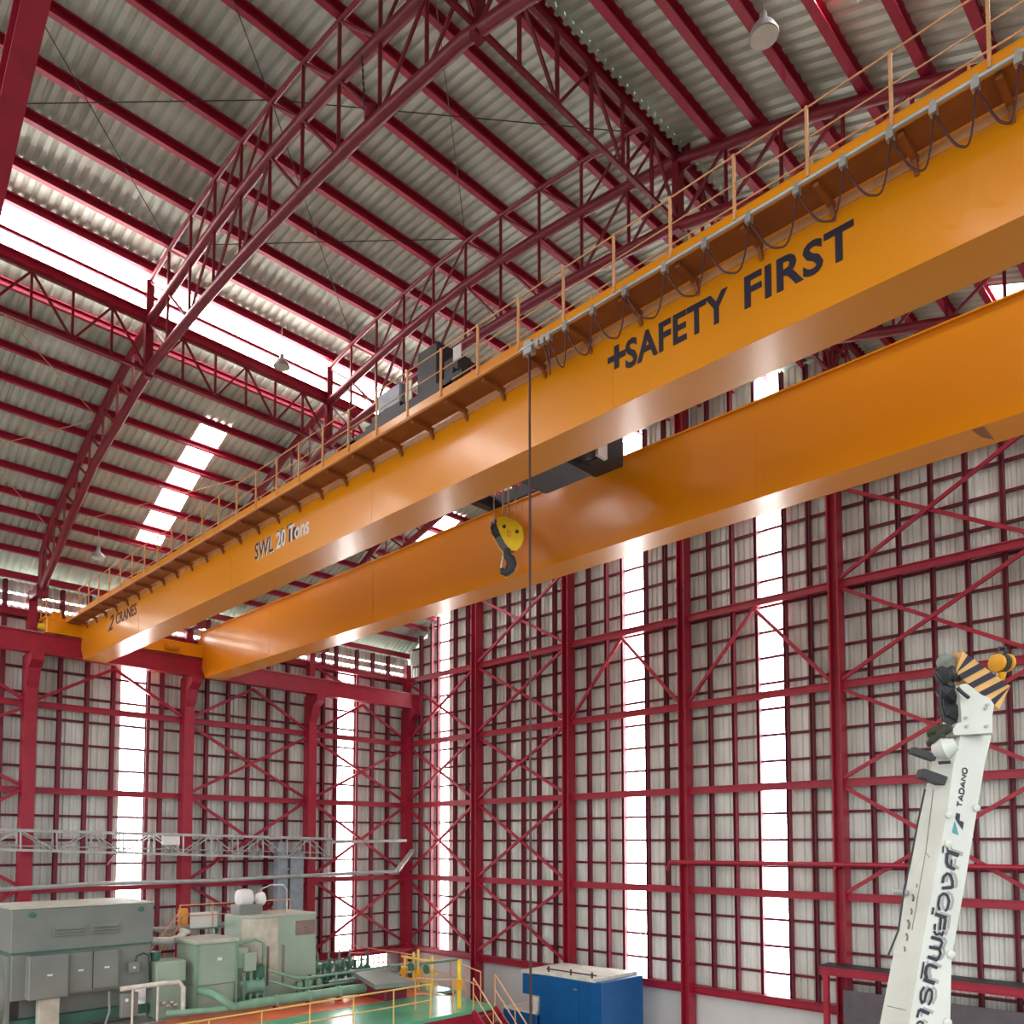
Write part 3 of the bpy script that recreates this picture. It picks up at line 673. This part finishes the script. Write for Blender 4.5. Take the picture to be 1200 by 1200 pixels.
for i, (ya, yb, za, zb, d) in enumerate(((-19.85, -18.82, -4.42, -3.2, .32), (-18.80, -18.10, -4.36, -3.22, .12), (-18.08, -17.35, -4.33, -3.22, .12))):
    tb = B('terminal_box', M['genset'], ge).bbox((gx0-.1, ya, za), (gx0+d, yb, zb), .02)
    B('cover_plate', M['genset'], tb).box((gx0+d, ya+.06, za+.06), (gx0+d+.012, yb-.06, zb-.06))
    B('name_plate', M['white'], tb).box((gx0+d+.012, (ya+yb)/2-.06, (za+zb)/2+.02), (gx0+d+.02, (ya+yb)/2+.08, (za+zb)/2+.07))
sb = B('switch_box', M['genset'], ge).bbox((gx0-.08, -17.05, -3.98), (gx0+.12, -16.72, -3.66), .02)
B('label', M['white'], sb).lathe((gx0+.12, -16.9, -3.83), [(.01, 0), (.04, 0), (.04, .01)], 8, (1, 0, 0))
B('conduit', M['dark'], ge).tube([(gx0+.05, -16.85, -3.66), (gx0+.05, -16.8, -3.5), (gx0+.05, -16.6, -3.42), (gx0+.05, -16.45, -3.5), (gx0+.05, -16.4, -4.3)], .025, 6)
B('pedestal', M['genset'], ge).box((5.4, y0+.4, DZ), (gx0-.6, y1-.3, -4.45)); B('base_frame', M['greendark'], ge).box((5.2, y0, -5.35), (gx0-.3, y1, -5.05))
B('cable_duct', M['gentop'], ge).bbox((gx0-.1, -19.55, DZ), (gx0+.2, -19.0, -4.45), .02)
B('bearing_housing', M['genset'], ge).lathe((6.4, y0-.15, -4.35), [(.4, -.25), (1.0, -.2), (1.15, 0), (1.15, .15)], 28, (0, 1, 0))
B('bearing_cover', M['green'], ge).lathe((6.4, y0-.45, -4.35), [(.2, -.1), (.55, -.05), (.6, .1)], 24, (0, 1, 0))
B('side_panel', M['genset'], ge).box((5.3, y0-.03, -5.2), (gx0-.15, y0+.05, -3.2))
t = thing('pipe_frame', (8.5, -16.8, DZ), 'cream tubular frame and valve rack in front of the grey generator', 'pipe frame')
zf = -4.32
B('top_pipe', M['creamtop'], t).tube([(8.5, -17.5, zf-.02), (8.5, -16.2, zf), (8.5, -15.75, zf-.02), (8.5, -15.6, zf-.2), (8.5, -15.6, DZ+.1)], .075, 8)
for y in (-17.15, -16.4): B('leg', M['creamtop'], t).tube([(8.5, y, zf), (8.5, y, DZ)], .035, 6)
B('cross_pipe', M['genset'], t).tube([(8.5, -18.8, -5.6), (8.5, -16.2, -5.45)], .04, 6)
B('hose', M['genset'], t).tube([(8.3, -17.75, -4.4), (8.35, -17.75, -5.0), (8.4, -17.9, -5.4), (8.4, -18.3, -5.6)], .035, 6)
vb = B('valve_box', M['genset'], t).bbox((8.25, -17.45, -5.2), (8.45, -16.95, -4.5), .02)
B('gauge', M['white'], vb).lathe((8.45, -17.3, -4.7), [(.01, 0), (.05, 0), (.05, .02)], 10, (1, 0, 0))
for k in range(4): B('valve', M['steel'], t).lathe((8.45, -16.2+.12*k, -4.95-.1*(k % 2)), [(.03, -.08), (.07, -.05), (.07, .05), (.03, .08)], 8, (0, 1, 0))
# rounded grey/green small box between generator and cabinet
t = thing('gear_casing', (7.6, -15.9, -9.5), 'small pale green casing between the grey generator and the square green cabinet', 'machine casing')
B('casing', M['green'], t).bbox((7.0, -16.25, -4.4), (8.0, -15.3, -3.75), .03); B('casing_base', M['green'], t).bbox((7.05, -16.2, DZ), (7.95, -15.35, -4.43), .03)
B('breather', M['greendark'], t).lathe((7.5, -16.1, -3.75), [(.12, 0), (.14, .05), (.14, .28), (.08, .3)], 12)
# cabinet 1
c1a = atX(231, 1107, 8.2)
t = thing('machine_cabinet', (7.6, -14.4, -9.5), 'square pale green cabinet with a flat lid, second machine from the left', 'cabinet')
B('cabinet_body', M['green'], t).bbox((6.6, -15.02, -4.6), (8.2, -13.7, -3.27), .02)
B('lid', M['gentop'], t).bbox((6.5, -15.12, -3.27), (8.28, -13.62, -3.16), .03)
B('lower_body', M['green'], t).bbox((6.64, -14.98, DZ+.1), (8.16, -13.74, -4.62), .02); B('plinth', M['blue'], t).box((6.5, -15.1, DZ-.1), (8.3, -13.5, DZ+.12))
B('plate', M['white'], t).box((8.2, -14.35, -3.85), (8.21, -14.2, -3.75)); B('corner_post', M['greend'], t).box((8.17, -15.05, DZ), (8.23, -14.99, -3.27)); B('corner_post', M['greend'], t).box((8.17, -13.72, DZ), (8.23, -13.66, -3.27))
cb = B('side_box', M['green'], t).bbox((7.6, -13.6, -4.2), (8.1, -13.2, -3.55), .02)
# cabinet 2 / turbine enclosure
t = thing('turbine_enclosure', (6.8, -11.6, -9.5), 'tall pale green turbine enclosure with a faded beige curved corner and brown plate', 'machine housing')
xs0, ya, yb, zt = 5.7, -12.9, -10.2, -2.62
arc = []
for k in range(7): a = math.radians(180+90*k/6-90); 
poly = [(xs0, ya), (7.0, ya)]+[(7.0+.5*math.sin(math.radians(a)), ya+.55-.55*math.cos(math.radians(a))) for a in (15, 30, 45, 60, 75, 90)]+[(7.5, yb), (xs0, yb)]
mb = MB(); mb.prism([(x, y, DZ) for x, y in poly], (0, 0, zt-DZ)); mb.build('housing', M['green'], t)
mb = MB(); arcp = poly[1:8]+[(7.5, -11.75)]
mb.add([p for x, y in arcp for p in ((x+.006, y-.006, DZ+.8), (x+.006, y-.006, zt-.05))], [(2*i, 2*i+2, 2*i+3, 2*i+1) for i in range(len(arcp)-1)]); mb.build('corner_panel', M['beige'], t)
mb = MB(); mb.prism([(x*1.0+(.05 if x > 7.2 else 0), y, zt) for x, y in poly], (0, 0, .06)); mb.build('lid', M['gentop'], t)
B('name_plate', M['panel'], t).box((7.51, -11.05, -3.35), (7.53, -10.25, -2.82))
B('small_plate', M['black'], t).box((7.53, -10.75, -3.08), (7.535, -10.6, -3.06))
for y in (-12.15, -11.55): B('grab_slot', M['panel'], t).tube([(7.5, y, -5.0), (7.52, y, -3.75), (7.5, y, -3.65)], .05, 6)
for k in range(6): B('small_pipe', M['greendark'], t).tube([(7.6, -11.0+.25*k, DZ), (7.62, -11.0+.25*k, -5.0+.1*(k % 3))], .06, 6)
for k in range(3): B('actuator', M['greend'], t).lathe((7.75, -11.0+.4*k, -5.35), [(.08, 0), (.12, .05), (.12, .3), (.06, .38)], 10)
# roof equipment on the enclosure
t = thing('exhaust_fan', (6.6, -11.9, zt+.05), 'white rounded fan unit with a bent pipe on top of the green turbine enclosure', 'fan unit')
q = atX(293, 1052, 6.4)
B('fan_casing', M['white'], t).lathe((6.4, q.y-.2, q.z), [(.1, -.3), (.3, -.25), (.34, 0), (.3, .2), (.12, .25)], 16, (0, 1, 0)); B('fan_dome', M['white'], t).lathe((6.5, q.y+.35, q.z-.05), [(.05, -.15), (.22, -.1), (.25, .1), (.1, .2)], 14, (0, 1, 0))
B('fan_base', M['genset'], t).bbox((6.1, q.y-.6, zt+.06), (6.8, q.y+.3, zt+.42), .03)
B('bent_pipe', M['steel'], t).tube([(6.3, q.y+.35, q.z-.1), (6.3, q.y+.5, q.z+.3), (6.3, q.y+.9, q.z+.42), (6.3, q.y+1.4, q.z+.4), (6.3, q.y+1.55, q.z+.2), (6.3, q.y+1.55, zt+.06)], .035, 6)
railing([(5.8, -14.6), (5.8, -12.2), (5.8, -10.3)], zt-.35, M['pink'], 'thin orange handrail on the service gallery behind the green machines', .8)
t = thing('service_gallery', (5.0, -13, -9.5), 'grey service gallery behind the green machines with an orange ladder', 'platform')
B('gallery_floor', M['genset'], t).box((4.6, -15.2, zt-.45), (5.7, -10.2, zt-.35))
for k in range(3): B('gallery_leg', M['genset'], t).box((4.65, -15.1+k*2.3, -9.5), (4.75, -15+k*2.3, zt-.45))
ld = B('ladder', M['pink'], t).bar((5.85, -15.8, -3.9), (5.85, -14.6, -2.35), .04, .04)
B('ladder_rail', M['pink'], t).bar((5.85, -15.5, -4.0), (5.85, -14.3, -2.45), .04, .04)
for k in range(4): B('rung', M['pink'], t).bar((5.85, -15.7+.3*k, -3.8+.38*k), (5.85, -15.4+.3*k, -3.9+.38*k), .025, .025)
B('cable_drum', M['amber'], t).lathe((5.6, -14.4, -2.6), [(.14, -.3), (.17, -.25), (.17, .25), (.14, .3)], 12)
B('panel', M['white'], t).box((5.72, -14.2, -3.0), (5.75, -13.2, -2.45))
t = B('vent_pipe', M['creamtop']).tube([(5.4, -16.1, -3.15), (6.4, -15.7, -3.25), (6.5, -15.2, -3.28), (6.5, -14.9, -3.22), (6.5, -14.7, -3.0)], .13, 10); tag(t, 'fat cream pipe bending out from behind the grey generator hood', 'pipe')
B('end_collar', M['creamtop'], t).lathe((6.5, -14.72, -3.0), [(.17, -.06), (.19, 0), (.17, .08)], 12, (0, .4, 1))
# green piping along the deck
t = thing('oil_pipe', (8.9, -10, DZ), 'long pale green oil pipe on low saddles along the orange deck strip', 'pipe')
pp = [atZ(195, 1188, DZ+.3), atZ(250, 1184, DZ+.3), atZ(300, 1176, DZ+.3), atZ(440, 1156, DZ+.3)]
B('main_pipe', M['greend'], t).tube(pp, [.1, .1, .17, .17], 12)
for u in (.35, .55, .75, .95):
    q = pp[1].lerp(pp[3], u); B('coupling', M['greend'], t).lathe(q, [(.18, -.04), (.21, -.03), (.21, .03), (.18, .04)], 14, tuple(pp[3]-pp[1])); B('saddle', M['red'], t).box((q.x-.12, q.y-.05, DZ), (q.x+.12, q.y+.05, q.z-.1))
q = atZ(276, 1181, DZ+.3); B('riser', M['greend'], t).tube([q, q+V((-.05, -.2, .12)), q+V((-.15, -.45, .35)), q+V((-.4, -.6, .48)), q+V((-1.1, -.65, .48))], .13, 10)
t = thing('pump_skid', (8, -12.8, DZ), 'dark green pump skid with gauges between the two green housings', 'pump')
B('skid_frame', M['greendark'], t).box((7.58, -13.5, DZ), (8.3, -12.4, DZ+.2)); B('pump', M['greend'], t).lathe((7.9, -12.9, DZ+.6), [(.1, -.4), (.25, -.35), (.25, .3), (.12, .4)], 14, (0, 1, 0))
for k in range(4):
    B('riser_pipe', M['greend'], t).tube([(8.0, -13.3+.25*k, DZ+.2), (8.0, -13.3+.25*k, -4.4+.2*(k % 2)), (7.7, -13.2+.25*k, -4.2+.2*(k % 2))], .05, 6)
B('header', M['greend'], t).tube([(8.0, -13.5, -3.4), (8.0, -12.9, -3.3), (8.0, -12.6, -3.45), (8.0, -12.6, -4.9)], .05, 6)
B('gauge_box', M['green'], t).bbox((8.1, -13.4, -4.3), (8.3, -13.0, -3.7), .02); B('motor', M['greendark'], t).lathe((7.9, -12.7, -4.4), [(.1, -.25), (.2, -.2), (.2, .2), (.1, .25)], 12)
t = thing('low_pipework', (8.4, -9, DZ), 'low green guard rails and pipework beside the turbine enclosure', 'pipework')
for z, dx in ((DZ+.75, .3), (DZ+.4, .35)): B('rail_pipe', M['greend'], t).tube([(8.2+dx-.5, -12.4, z+.35), (8.2+dx, -11.6, z+.05), (8.2+dx, -11.2, z), (8.2+dx-.5, -5.8, z-.05)], .05, 6)
for k in range(5): B('stanchion', M['greend'], t).tube([(8.5-.09*k, -11.2+1.3*k, DZ), (8.5-.09*k, -11.2+1.3*k, DZ+.78)], .04, 6)
B('channel', M['greendark'], t).box((7.4, -9.8, DZ), (7.8, -6.0, DZ+.35))
for k in range(9): B('valve', M['greendark'], t).lathe((6.9-.12*k, -9.8+.38*k, DZ), [(.1, 0), (.06, .2), (.15, .3), (.15, .45), (.06, .5), (.05, .8+.12*(k % 3))], 8)
for k in range(5): B('valve', M['greend'], t).lathe((5.9, -9.6+.5*k, DZ), [(.12, 0), (.12, .5), (.2, .55), (.2, .75), (.04, .8), (.04, 1.2)], 8)
t = thing('work_table', (9.2, -8.2, DZ), 'long flat grey cover slab on the deck in front of the latticed window', 'cover slab')
q = [atZ(409, 1136, DZ+.7), atZ(440, 1154, DZ+.7), atZ(486, 1150, DZ+.7), atZ(455, 1138, DZ+.7)]
B('slab', M['genset'], t).prism(q, (0, 0, -.16)); c = sum(q, V())/4; B('pedestal', M['mull'], t).bbox((c.x-.9, c.y-.5, DZ), (c.x+.9, c.y+.5, DZ+.5), .05)
t = thing('yellow_valve_rack', (9.8, -6.6, DZ), 'yellow piping rack with dark handwheels at the end of the deck', 'valve rack')
c = atZ(490, 1160, DZ)
for k in range(5): B('upright', M['yellow'], t).tube([(c.x-.8+.4*k, c.y+.1*(k % 2), DZ), (c.x-.8+.4*k, c.y+.1*(k % 2), DZ+1.2+.15*(k % 3))], .05, 6)
for k in range(3): B('cross_pipe', M['yellow'], t).tube([(c.x-1.0, c.y, DZ+.35+.4*k), (c.x+1.0, c.y+.1, DZ+.3+.4*k)], .055, 6)
for k in range(4): B('handwheel', M['greendark'] if k % 2 else M['amber'], t).lathe((c.x-.7+.45*k, c.y-.15, DZ+.6+.25*(k % 2)), [(.05, -.02), (.17, -.02), (.17, .02), (.05, .02)], 12, (0, 1, 0))

# ---------------- blue machine
t = thing('blue_machine', (13.4, -3, -9.5), 'large blue machine housing with a cream roof standing by the back wall', 'machine')
B('main_body', M['blue'], t).bbox((12.55, -3.5, -9.5), (15.6, -1.0, -5.0), .03)
B('overhang', M['blue'], t).bbox((11.66, -3.5, -5.85), (12.6, -1.0, -5.08), .03)
B('roof_slab', M['creamtop'], t).prism([(11.6, -3.5, -5.08), (12.9, -3.5, -5.02), (15.3, -3.55, -5.02), (15.3, -.95, -5.02), (11.6, -.95, -5.08)], (0, 0, .13))
B('roof_pipe', M['dark'], t).tube([(12.9, -3.45, -4.78), (15.3, -3.45, -4.78)], .03, 6)
for x in (13.0, 14.1, 15.1): B('roof_peg', M['dark'], t).tube([(x, -3.45, -4.9), (x, -3.45, -4.68)], .04, 6)
B('lower_body', M['blue'], t).bbox((10.7, -3.6, -9.5), (12.5, -1.2, -6.55), .03); B('lower_lid', M['creamtop'], t).box((10.7, -3.6, -6.55), (12.5, -1.2, -6.48))
B('side_hatch', M['creamtop'], t).box((12.3, -3.56, -6.9), (12.5, -3.5, -5.9))
B('panel_seam', M['blue'], t).box((14.5, -3.53, -9), (14.55, -3.5, -5.1)); B('panel_seam', M['blue'], t).box((15.0, -3.53, -9), (15.05, -3.5, -5.1))
B('handle', M['steel'], t).box((14.3, -3.54, -5.4), (14.45, -3.5, -5.35))
q = [atZ(x, y, -7.2) for x, y in ((693, 1197), (700, 1189), (733, 1181))]
t = thing('floor_handrail', tuple(q[0]), 'white tube handrail with a bent end in front of the blue machine', 'handrail')
B('top_rail', M['white'], t).tube([q[0]+V((0, 0, -.15)), q[0], q[1], q[2]], .04, 8)
B('mid_rail', M['white'], t).tube([q[1]+V((0, 0, -.5)), q[2]+V((0, 0, -.5))], .03, 6)
for s_ in (0, 1): b = q[1].lerp(q[2], .15+.8*s_); B('post', M['white'], t).tube([b, (b.x, b.y, -9.5)], .035, 6)

# ---------------- mobile crane boom
bm_ = thing('mobile_crane_boom', tuple(atD(1075, 1330, 8.2)), 'white telescopic boom of a mobile crane reaching up at the right', 'crane boom')
ST = [(1340, 1010, 1042, 1105, 7.9), (1200, 1031, 1065, 1113.5, 8.5), (1123, 1046, 1078, 1115, 8.85), (1040, 1062, 1093, 1130, 9.2), (950, 1079, 1110, 1145, 9.6), (895, 1092, 1117.5, 1154, 9.85), (862, 1112, 1126, 1162, 10.0)]
def quad(y, xl, xs, xr, d):
    L = atD(xl, y, d+.40); S = atD(xs, y, d); R = atD(xr, y, d+.30); return [L, S, R, L+R-S]
rows = [quad(*s_) for s_ in ST]
from mathutils.bvhtree import BVHTree
mb = MB(); vs = [p for r in rows for p in r]; fs = [(3, 2, 1, 0), tuple(range(len(vs)-4, len(vs)))]
for i in range(len(rows)-1):
    for k in range(4):
        j = (k+1) % 4; fs += [(4*i+k, 4*i+j, 4*i+4+j), (4*i+k, 4*i+4+j, 4*i+4+k)]
mb.add(vs, fs); body = mb.build('boom_section', M['boom'], bm_); BT = BVHTree.FromPolygons(vs, fs)
def facepos(x, y, lift=.004):      # a point on the boom's own surface
    d = ray(x, y).normalized(); h = BT.ray_cast(CAM, d)
    if h[0] is None: return atD(x, y, 9.3)
    return h[0]+(h[1] if h[1].dot(d) < 0 else -h[1])*lift
leftpos = facepos
def stroke(pts, w, fn, m, name, parent, lift=.005):
    mb = MB(); P = [V((x, y, 0)) for x, y in pts]
    dn = []
    for i, p in enumerate(P):
        t_ = (P[min(i+1, len(P)-1)]-P[max(i-1, 0)]).normalized(); dn.append(V((-t_.y, t_.x, 0))*w/2)
    vs = []
    for p, n in zip(P, dn): vs += [fn(p.x+n.x, p.y+n.y, lift), fn(p.x-n.x, p.y-n.y, lift)]
    mb.add(vs, [(2*i, 2*i+2, 2*i+3, 2*i+1) for i in range(len(P)-1)]); return mb
def glyph(strokes, w, off=(0, 0)):
    A = lambda q: (1080+q[0]/10.92, 980+q[1]/10.92)
    return A
GA = [([(272, 125), (265, 215)], 20), ([(322, 150), (330, 190)], 14), ([(325, 195), (470, 245)], 52), ([(320, 215), (312, 330), (335, 385), (420, 425)], 40), ([(378, 300), (365, 390)], 24),
      ([(262, 600), (275, 520), (320, 475), (365, 500), (390, 580), (385, 665)], 34), ([(385, 655), (255, 665)], 42),
      ([(225, 950), (205, 880), (225, 770), (275, 730), (325, 760), (345, 830), (325, 920), (295, 960)], 32),
      ([(145, 910), (130, 1000)], 26), ([(165, 995), (315, 1045)], 46), ([(240, 1040), (225, 1200)], 34), ([(300, 1060), (280, 1200)], 34), ([(165, 1120), (160, 1200)], 28)]
GB = [([(370, 10), (400, 60), (440, 40), (470, 70), (490, 10)], 30), ([(335, 90), (450, 125)], 44), ([(445, 110), (475, 160), (440, 240), (455, 300), (420, 370), (385, 395)], 32), ([(310, 215), (440, 240)], 44), ([(290, 340), (410, 380)], 46),
      ([(240, 405), (205, 620)], 22), ([(415, 485), (310, 440), (275, 470), (260, 540), (275, 620)], 40), ([(235, 630), (380, 680)], 50),
      ([(245, 725), (205, 790), (200, 880), (220, 940), (250, 900), (275, 800), (310, 745), (345, 790), (340, 880), (300, 960)], 30),
      ([(155, 1120), (180, 1015)], 30), ([(180, 1015), (310, 1070)], 46), ([(150, 1200), (190, 1165), (240, 1200)], 26)]
conv = [(lambda q: (1080+q[0]/10.92, 980+q[1]/10.92), GA), (lambda q: (1060+q[0]/10.92, 1090+q[1]/10.92), GB)]
for m_, dx, dy, lf in (('shadow', 5.0, -1.2, .004), ('black', 0, 0, .009)):
    mb = MB()
    for fn_, G in conv:
        for pts, w in G:
            pts2 = []
            for a, b in zip(pts, pts[1:]): pts2 += [(a[0]+(b[0]-a[0])*k/3, a[1]+(b[1]-a[1])*k/3) for k in range(3)]
            pts2.append(pts[-1])
            s2 = stroke([(fn_(q)[0]+dx, fn_(q)[1]+dy) for q in pts2], w/10.92, facepos, None, '', None, lf)
            mb.add(s2.v, s2.f)
    mb.build('lettering' if m_ == 'black' else 'lettering_shadow', M[m_], body)
# maker lettering, reading upwards
LT = {'T': [[(0, 1), (.8, 1)], [(.4, 1), (.4, 0)]], 'A': [[(0, 0), (.4, 1), (.8, 0)], [(.15, .3), (.65, .3)]], 'D': [[(0, 0), (0, 1), (.5, 1), (.8, .7), (.8, .3), (.5, 0), (0, 0)]], 'N': [[(0, 0), (0, 1), (.75, 0), (.75, 1)]], 'O': [[(.2, 0), (0, .3), (0, .7), (.2, 1), (.6, 1), (.8, .7), (.8, .3), (.6, 0), (.2, 0)]]}
mb = MB(); a0_ = V((1126.5, 946.5, 0)); a1_ = V((1133.5, 899.5, 0)); up_ = V((-5.2, -.8, 0))
for i, ch in enumerate('TADANO'):
    for st in LT[ch]:
        P = [a0_.lerp(a1_, (i+(x+.12*y)*.95)/6)+up_*y for x, y in st]
        P2_ = []
        for a, b in zip(P, P[1:]): P2_ += [a, a.lerp(b, .5)]
        P2_.append(P[-1]); s2 = stroke([(p.x, p.y) for p in P2_], 1.5, facepos, None, '', None, .006); mb.add(s2.v, s2.f)
mb.build('lettering', M['black'], body)
def facepoly(pts, m, name, fn=facepos, lift=.006): MB().add([fn(x, y, lift) for x, y in pts], [tuple(range(len(pts)))]).build(name, M[m], body)
Q = lambda X, Y: (1080+X/10, 880+Y/10)
facepoly([Q(405, 725), Q(447, 740), Q(440, 815), Q(490, 835), Q(478, 925), Q(425, 850), Q(390, 790)], 'black', 'emblem')
facepoly([Q(385, 820), Q(430, 985), Q(355, 955)], 'teal', 'emblem')
# panel seams, bolts, stains
for pts in ([(1094, 925), (1085, 999), (1069, 1090)], [(1085, 999), (1090, 1005)]):
    s2 = stroke(pts, .7, leftpos, None, '', None, .004); mb = MB(); mb.add(s2.v, s2.f); mb.build('panel_seam', M['grime'], body)
s2 = stroke([(1040, 1179), (1062, 1184)], .8, leftpos, None, '', None, .004); mb = MB(); mb.add(s2.v, s2.f); mb.build('panel_seam', M['grime'], body)
s2 = stroke([(1119, 862.5), (1140, 862), (1162, 862.3)], .1, facepos, None, '', None, .004)
for x, y in ((1142, 947), (1110, 955), (1109, 989), (1112, 1118), (1108, 1198)):
    c = facepos(x, y, .02); B('wear_pad_bolt', M['boom'], body).lathe(c, [(.02, .03), (.045, .02), (.045, -.01), (.02, -.02)], 10, tuple(FW*-1))
for k, (x, y, r) in enumerate(((1071, 1052, 3), (1069, 1068, 2.6), (1066, 1083, 4), (1064, 1098, 3.2), (1061, 1112, 2.2), (1075, 1038, 1.6))):
    s2 = stroke([(x-r*.5, y-r*1.3), (x, y), (x-r*.3, y+r*1.5)], r*.75, leftpos, None, '', None, .004); mb = MB(); mb.add(s2.v, s2.f); mb.build('grease_mark', M['grime'], body)
# hose along the left edge and its bracket
t = B('side_hose', M['dark'], bm_).tube([leftpos(1084, 925, .05), leftpos(1076, 962, .06), leftpos(1067, 1010, .06), leftpos(1060, 1040, .12)]+[atD(1053, 1090, 9.2), atD(1040, 1122, 9.1)], .012, 6)
B('hose_bracket', M['galv'], bm_).tube([atD(1047, 1044.5, 9.55), atD(1058, 1045.5, 9.5), atD(1064, 1047, 9.45)], [.03, .045, .03], 8)
# head section
hd = [(1126, 862), (1163, 860), (1163, 838), (1165, 826), (1160, 818), (1150, 814), (1140, 806), (1133, 801), (1126, 802), (1122, 808), (1125, 815), (1127, 846), (1121, 848), (1116, 856), (1119, 862)]
mb = MB(); mb.prism([atD(x, y, 10.0) for x, y in hd], RT*.02+FW*.45); head = mb.build('boom_head', M['boom'], bm_)
for x, y in ((1132, 841), (1133, 851), (1156, 851), (1157, 826), (1155, 830)): B('bolt', M['galv'], head).lathe(atD(x, y, 9.985), [(.02, 0), (.02, .015)], 8, tuple(-FW))
B('pin_arm', M['dark'], head).tube([atD(1122, 806, 9.93), atD(1128, 812, 9.9), atD(1135, 817.5, 9.93)], .025, 6)
B('head_seam', M['grime'], head).tube([atD(1119, 862, 9.97), atD(1140, 861, 9.97), atD(1162, 859.5, 9.97)], .008, 5)
# striped plate: five yellow and five black bands in one sloping plate
hz = empty('hazard_plate', tuple(atD(1150, 825, 10.1))); hz.parent = bm_; hz.location = V(hz['_w'])-V(bm_['_w'])
E0, E1 = V((1128, 763, 0)), V((1184, 804, 0)); D0 = V((1120, 789, 0)); D1 = V((1171, 831, 0))
cl = lambda q: max(0., min(1., q))
for k in range(11):
    a, b = -.16+k*.12, -.04+k*.12; sh = .15
    q = [D0.lerp(D1, cl(a-sh)), D0.lerp(D1, cl(b-sh)), E0.lerp(E1, cl(b+sh)), E0.lerp(E1, cl(a+sh))]
    q = [p for i, p in enumerate(q) if (p-q[i-1]).length > .3]
    if len(q) < 3: continue
    mb = MB(); mb.prism([atD(v.x, v.y, 10.05+.1*a) for v in q], FW*.25); mb.build('hazard_band', M['black'] if k % 2 else M['warn'], hz)
# sheaves, tackle and ropes on the left of the head
def lump(name, m, pts, r): return B(name, m, bm_).tube([atD(x, y, d) for x, y, d in pts], r, 8)
B('head_sheave', M['dark'], bm_).lathe(atD(1113, 790, 10.15), [(.05, -.14), (.12, -.12), (.09, -.04), (.12, 0), (.09, .04), (.12, .12), (.05, .14)], 18, tuple(RT*.95+FW*.25+UP*.2))
B('head_sheave', M['grime'], bm_).lathe(atD(1109, 777, 10.2), [(.04, -.1), (.11, -.08), (.11, .08), (.04, .1)], 16, tuple(RT*.5+FW*.8))
for k in range(7):
    B('hoist_rope', M['dark'], bm_).tube([atD(1103+k*3.2, 800+k*1.2, 10.15), atD(1101+k*3.4, 824, 10.1+.02*k), atD(1106+k*2.6, 846+k, 10.1)], .020, 6)
lump('tackle_block', M['dark'], [(1100, 806, 10.2), (1110, 812, 10.15), (1120, 822, 10.15)], [.07, .12, .06]); lump('tackle_block', M['dark'], [(1102, 826, 10.2), (1112, 834, 10.15), (1122, 842, 10.15)], [.06, .13, .07])
lump('cheek_plate', M['dark'], [(1094, 785, 10.2), (1104, 795, 10.15), (1116, 804, 10.1)], [.02, .05, .04])
lump('rope_guide', M['grease'], [(1090, 860, 10.2), (1100, 858, 10.1), (1115, 852, 10.0)], [.07, .10, .05]); lump('rope_guide', M['grease'], [(1088, 872, 10.2), (1097, 868, 10.1), (1106, 862, 10.0)], [.04, .09, .04])
B('rope_anchor', M['boom'], bm_).tube([atD(1096, 880, 10.1), atD(1108, 877, 10.0), atD(1120, 872, 9.95)], [.10, .14, .08], 10)
for x, y, d, w_, h_ in ((1084, 884, 10.1, .24, .08), (1094, 911, 9.9, .24, .11)):
    c = atD(x, y, d); mb = MB(); mb.bar(c-RT*w_*.7+V((0, 0, .05)), c+RT*w_*.45-V((0, 0, .05)), h_*1.5, h_); mb.build('roller_bracket', M['dark'], bm_)
B('roller_arm', M['dark'], bm_).tube([atD(1100, 894, 9.9), atD(1114, 893, 9.8)], .02, 6)
# amber hook block at the tip
t = thing('boom_hook_block', tuple(atD(1174, 792, 10.2)), 'small amber hook block hanging at the tip of the white boom', 'hook block')
c = atD(1174, 777, 10.25)
B('cheek', M['amber'], t).lathe(c+RT*-.06, [(.03, -.03), (.115, -.02), (.115, .02), (.03, .03)], 14, tuple(RT*.9+FW*.35)); B('cheek', M['amber'], t).lathe(c+RT*.06, [(.03, -.03), (.115, -.02), (.115, .02), (.03, .03)], 14, tuple(RT*.9+FW*.35))
B('sheave', M['dark'], t).lathe(c, [(.03, -.04), (.12, -.03), (.12, .03), (.03, .04)], 14, tuple(RT*.8+FW*.5))
B('swivel', M['amber'], t).tube([c+UP*-.12, c+UP*-.22], [.06, .03], 8); B('shackle', M['dark'], t).tube([c+UP*.12-RT*.06, c+UP*.2-RT*.03, c+UP*.2+RT*.05, c+UP*.12+RT*.07], .015, 6)
for o in list(bpy.data.objects):
    if '_w' in o.keys(): del o['_w']
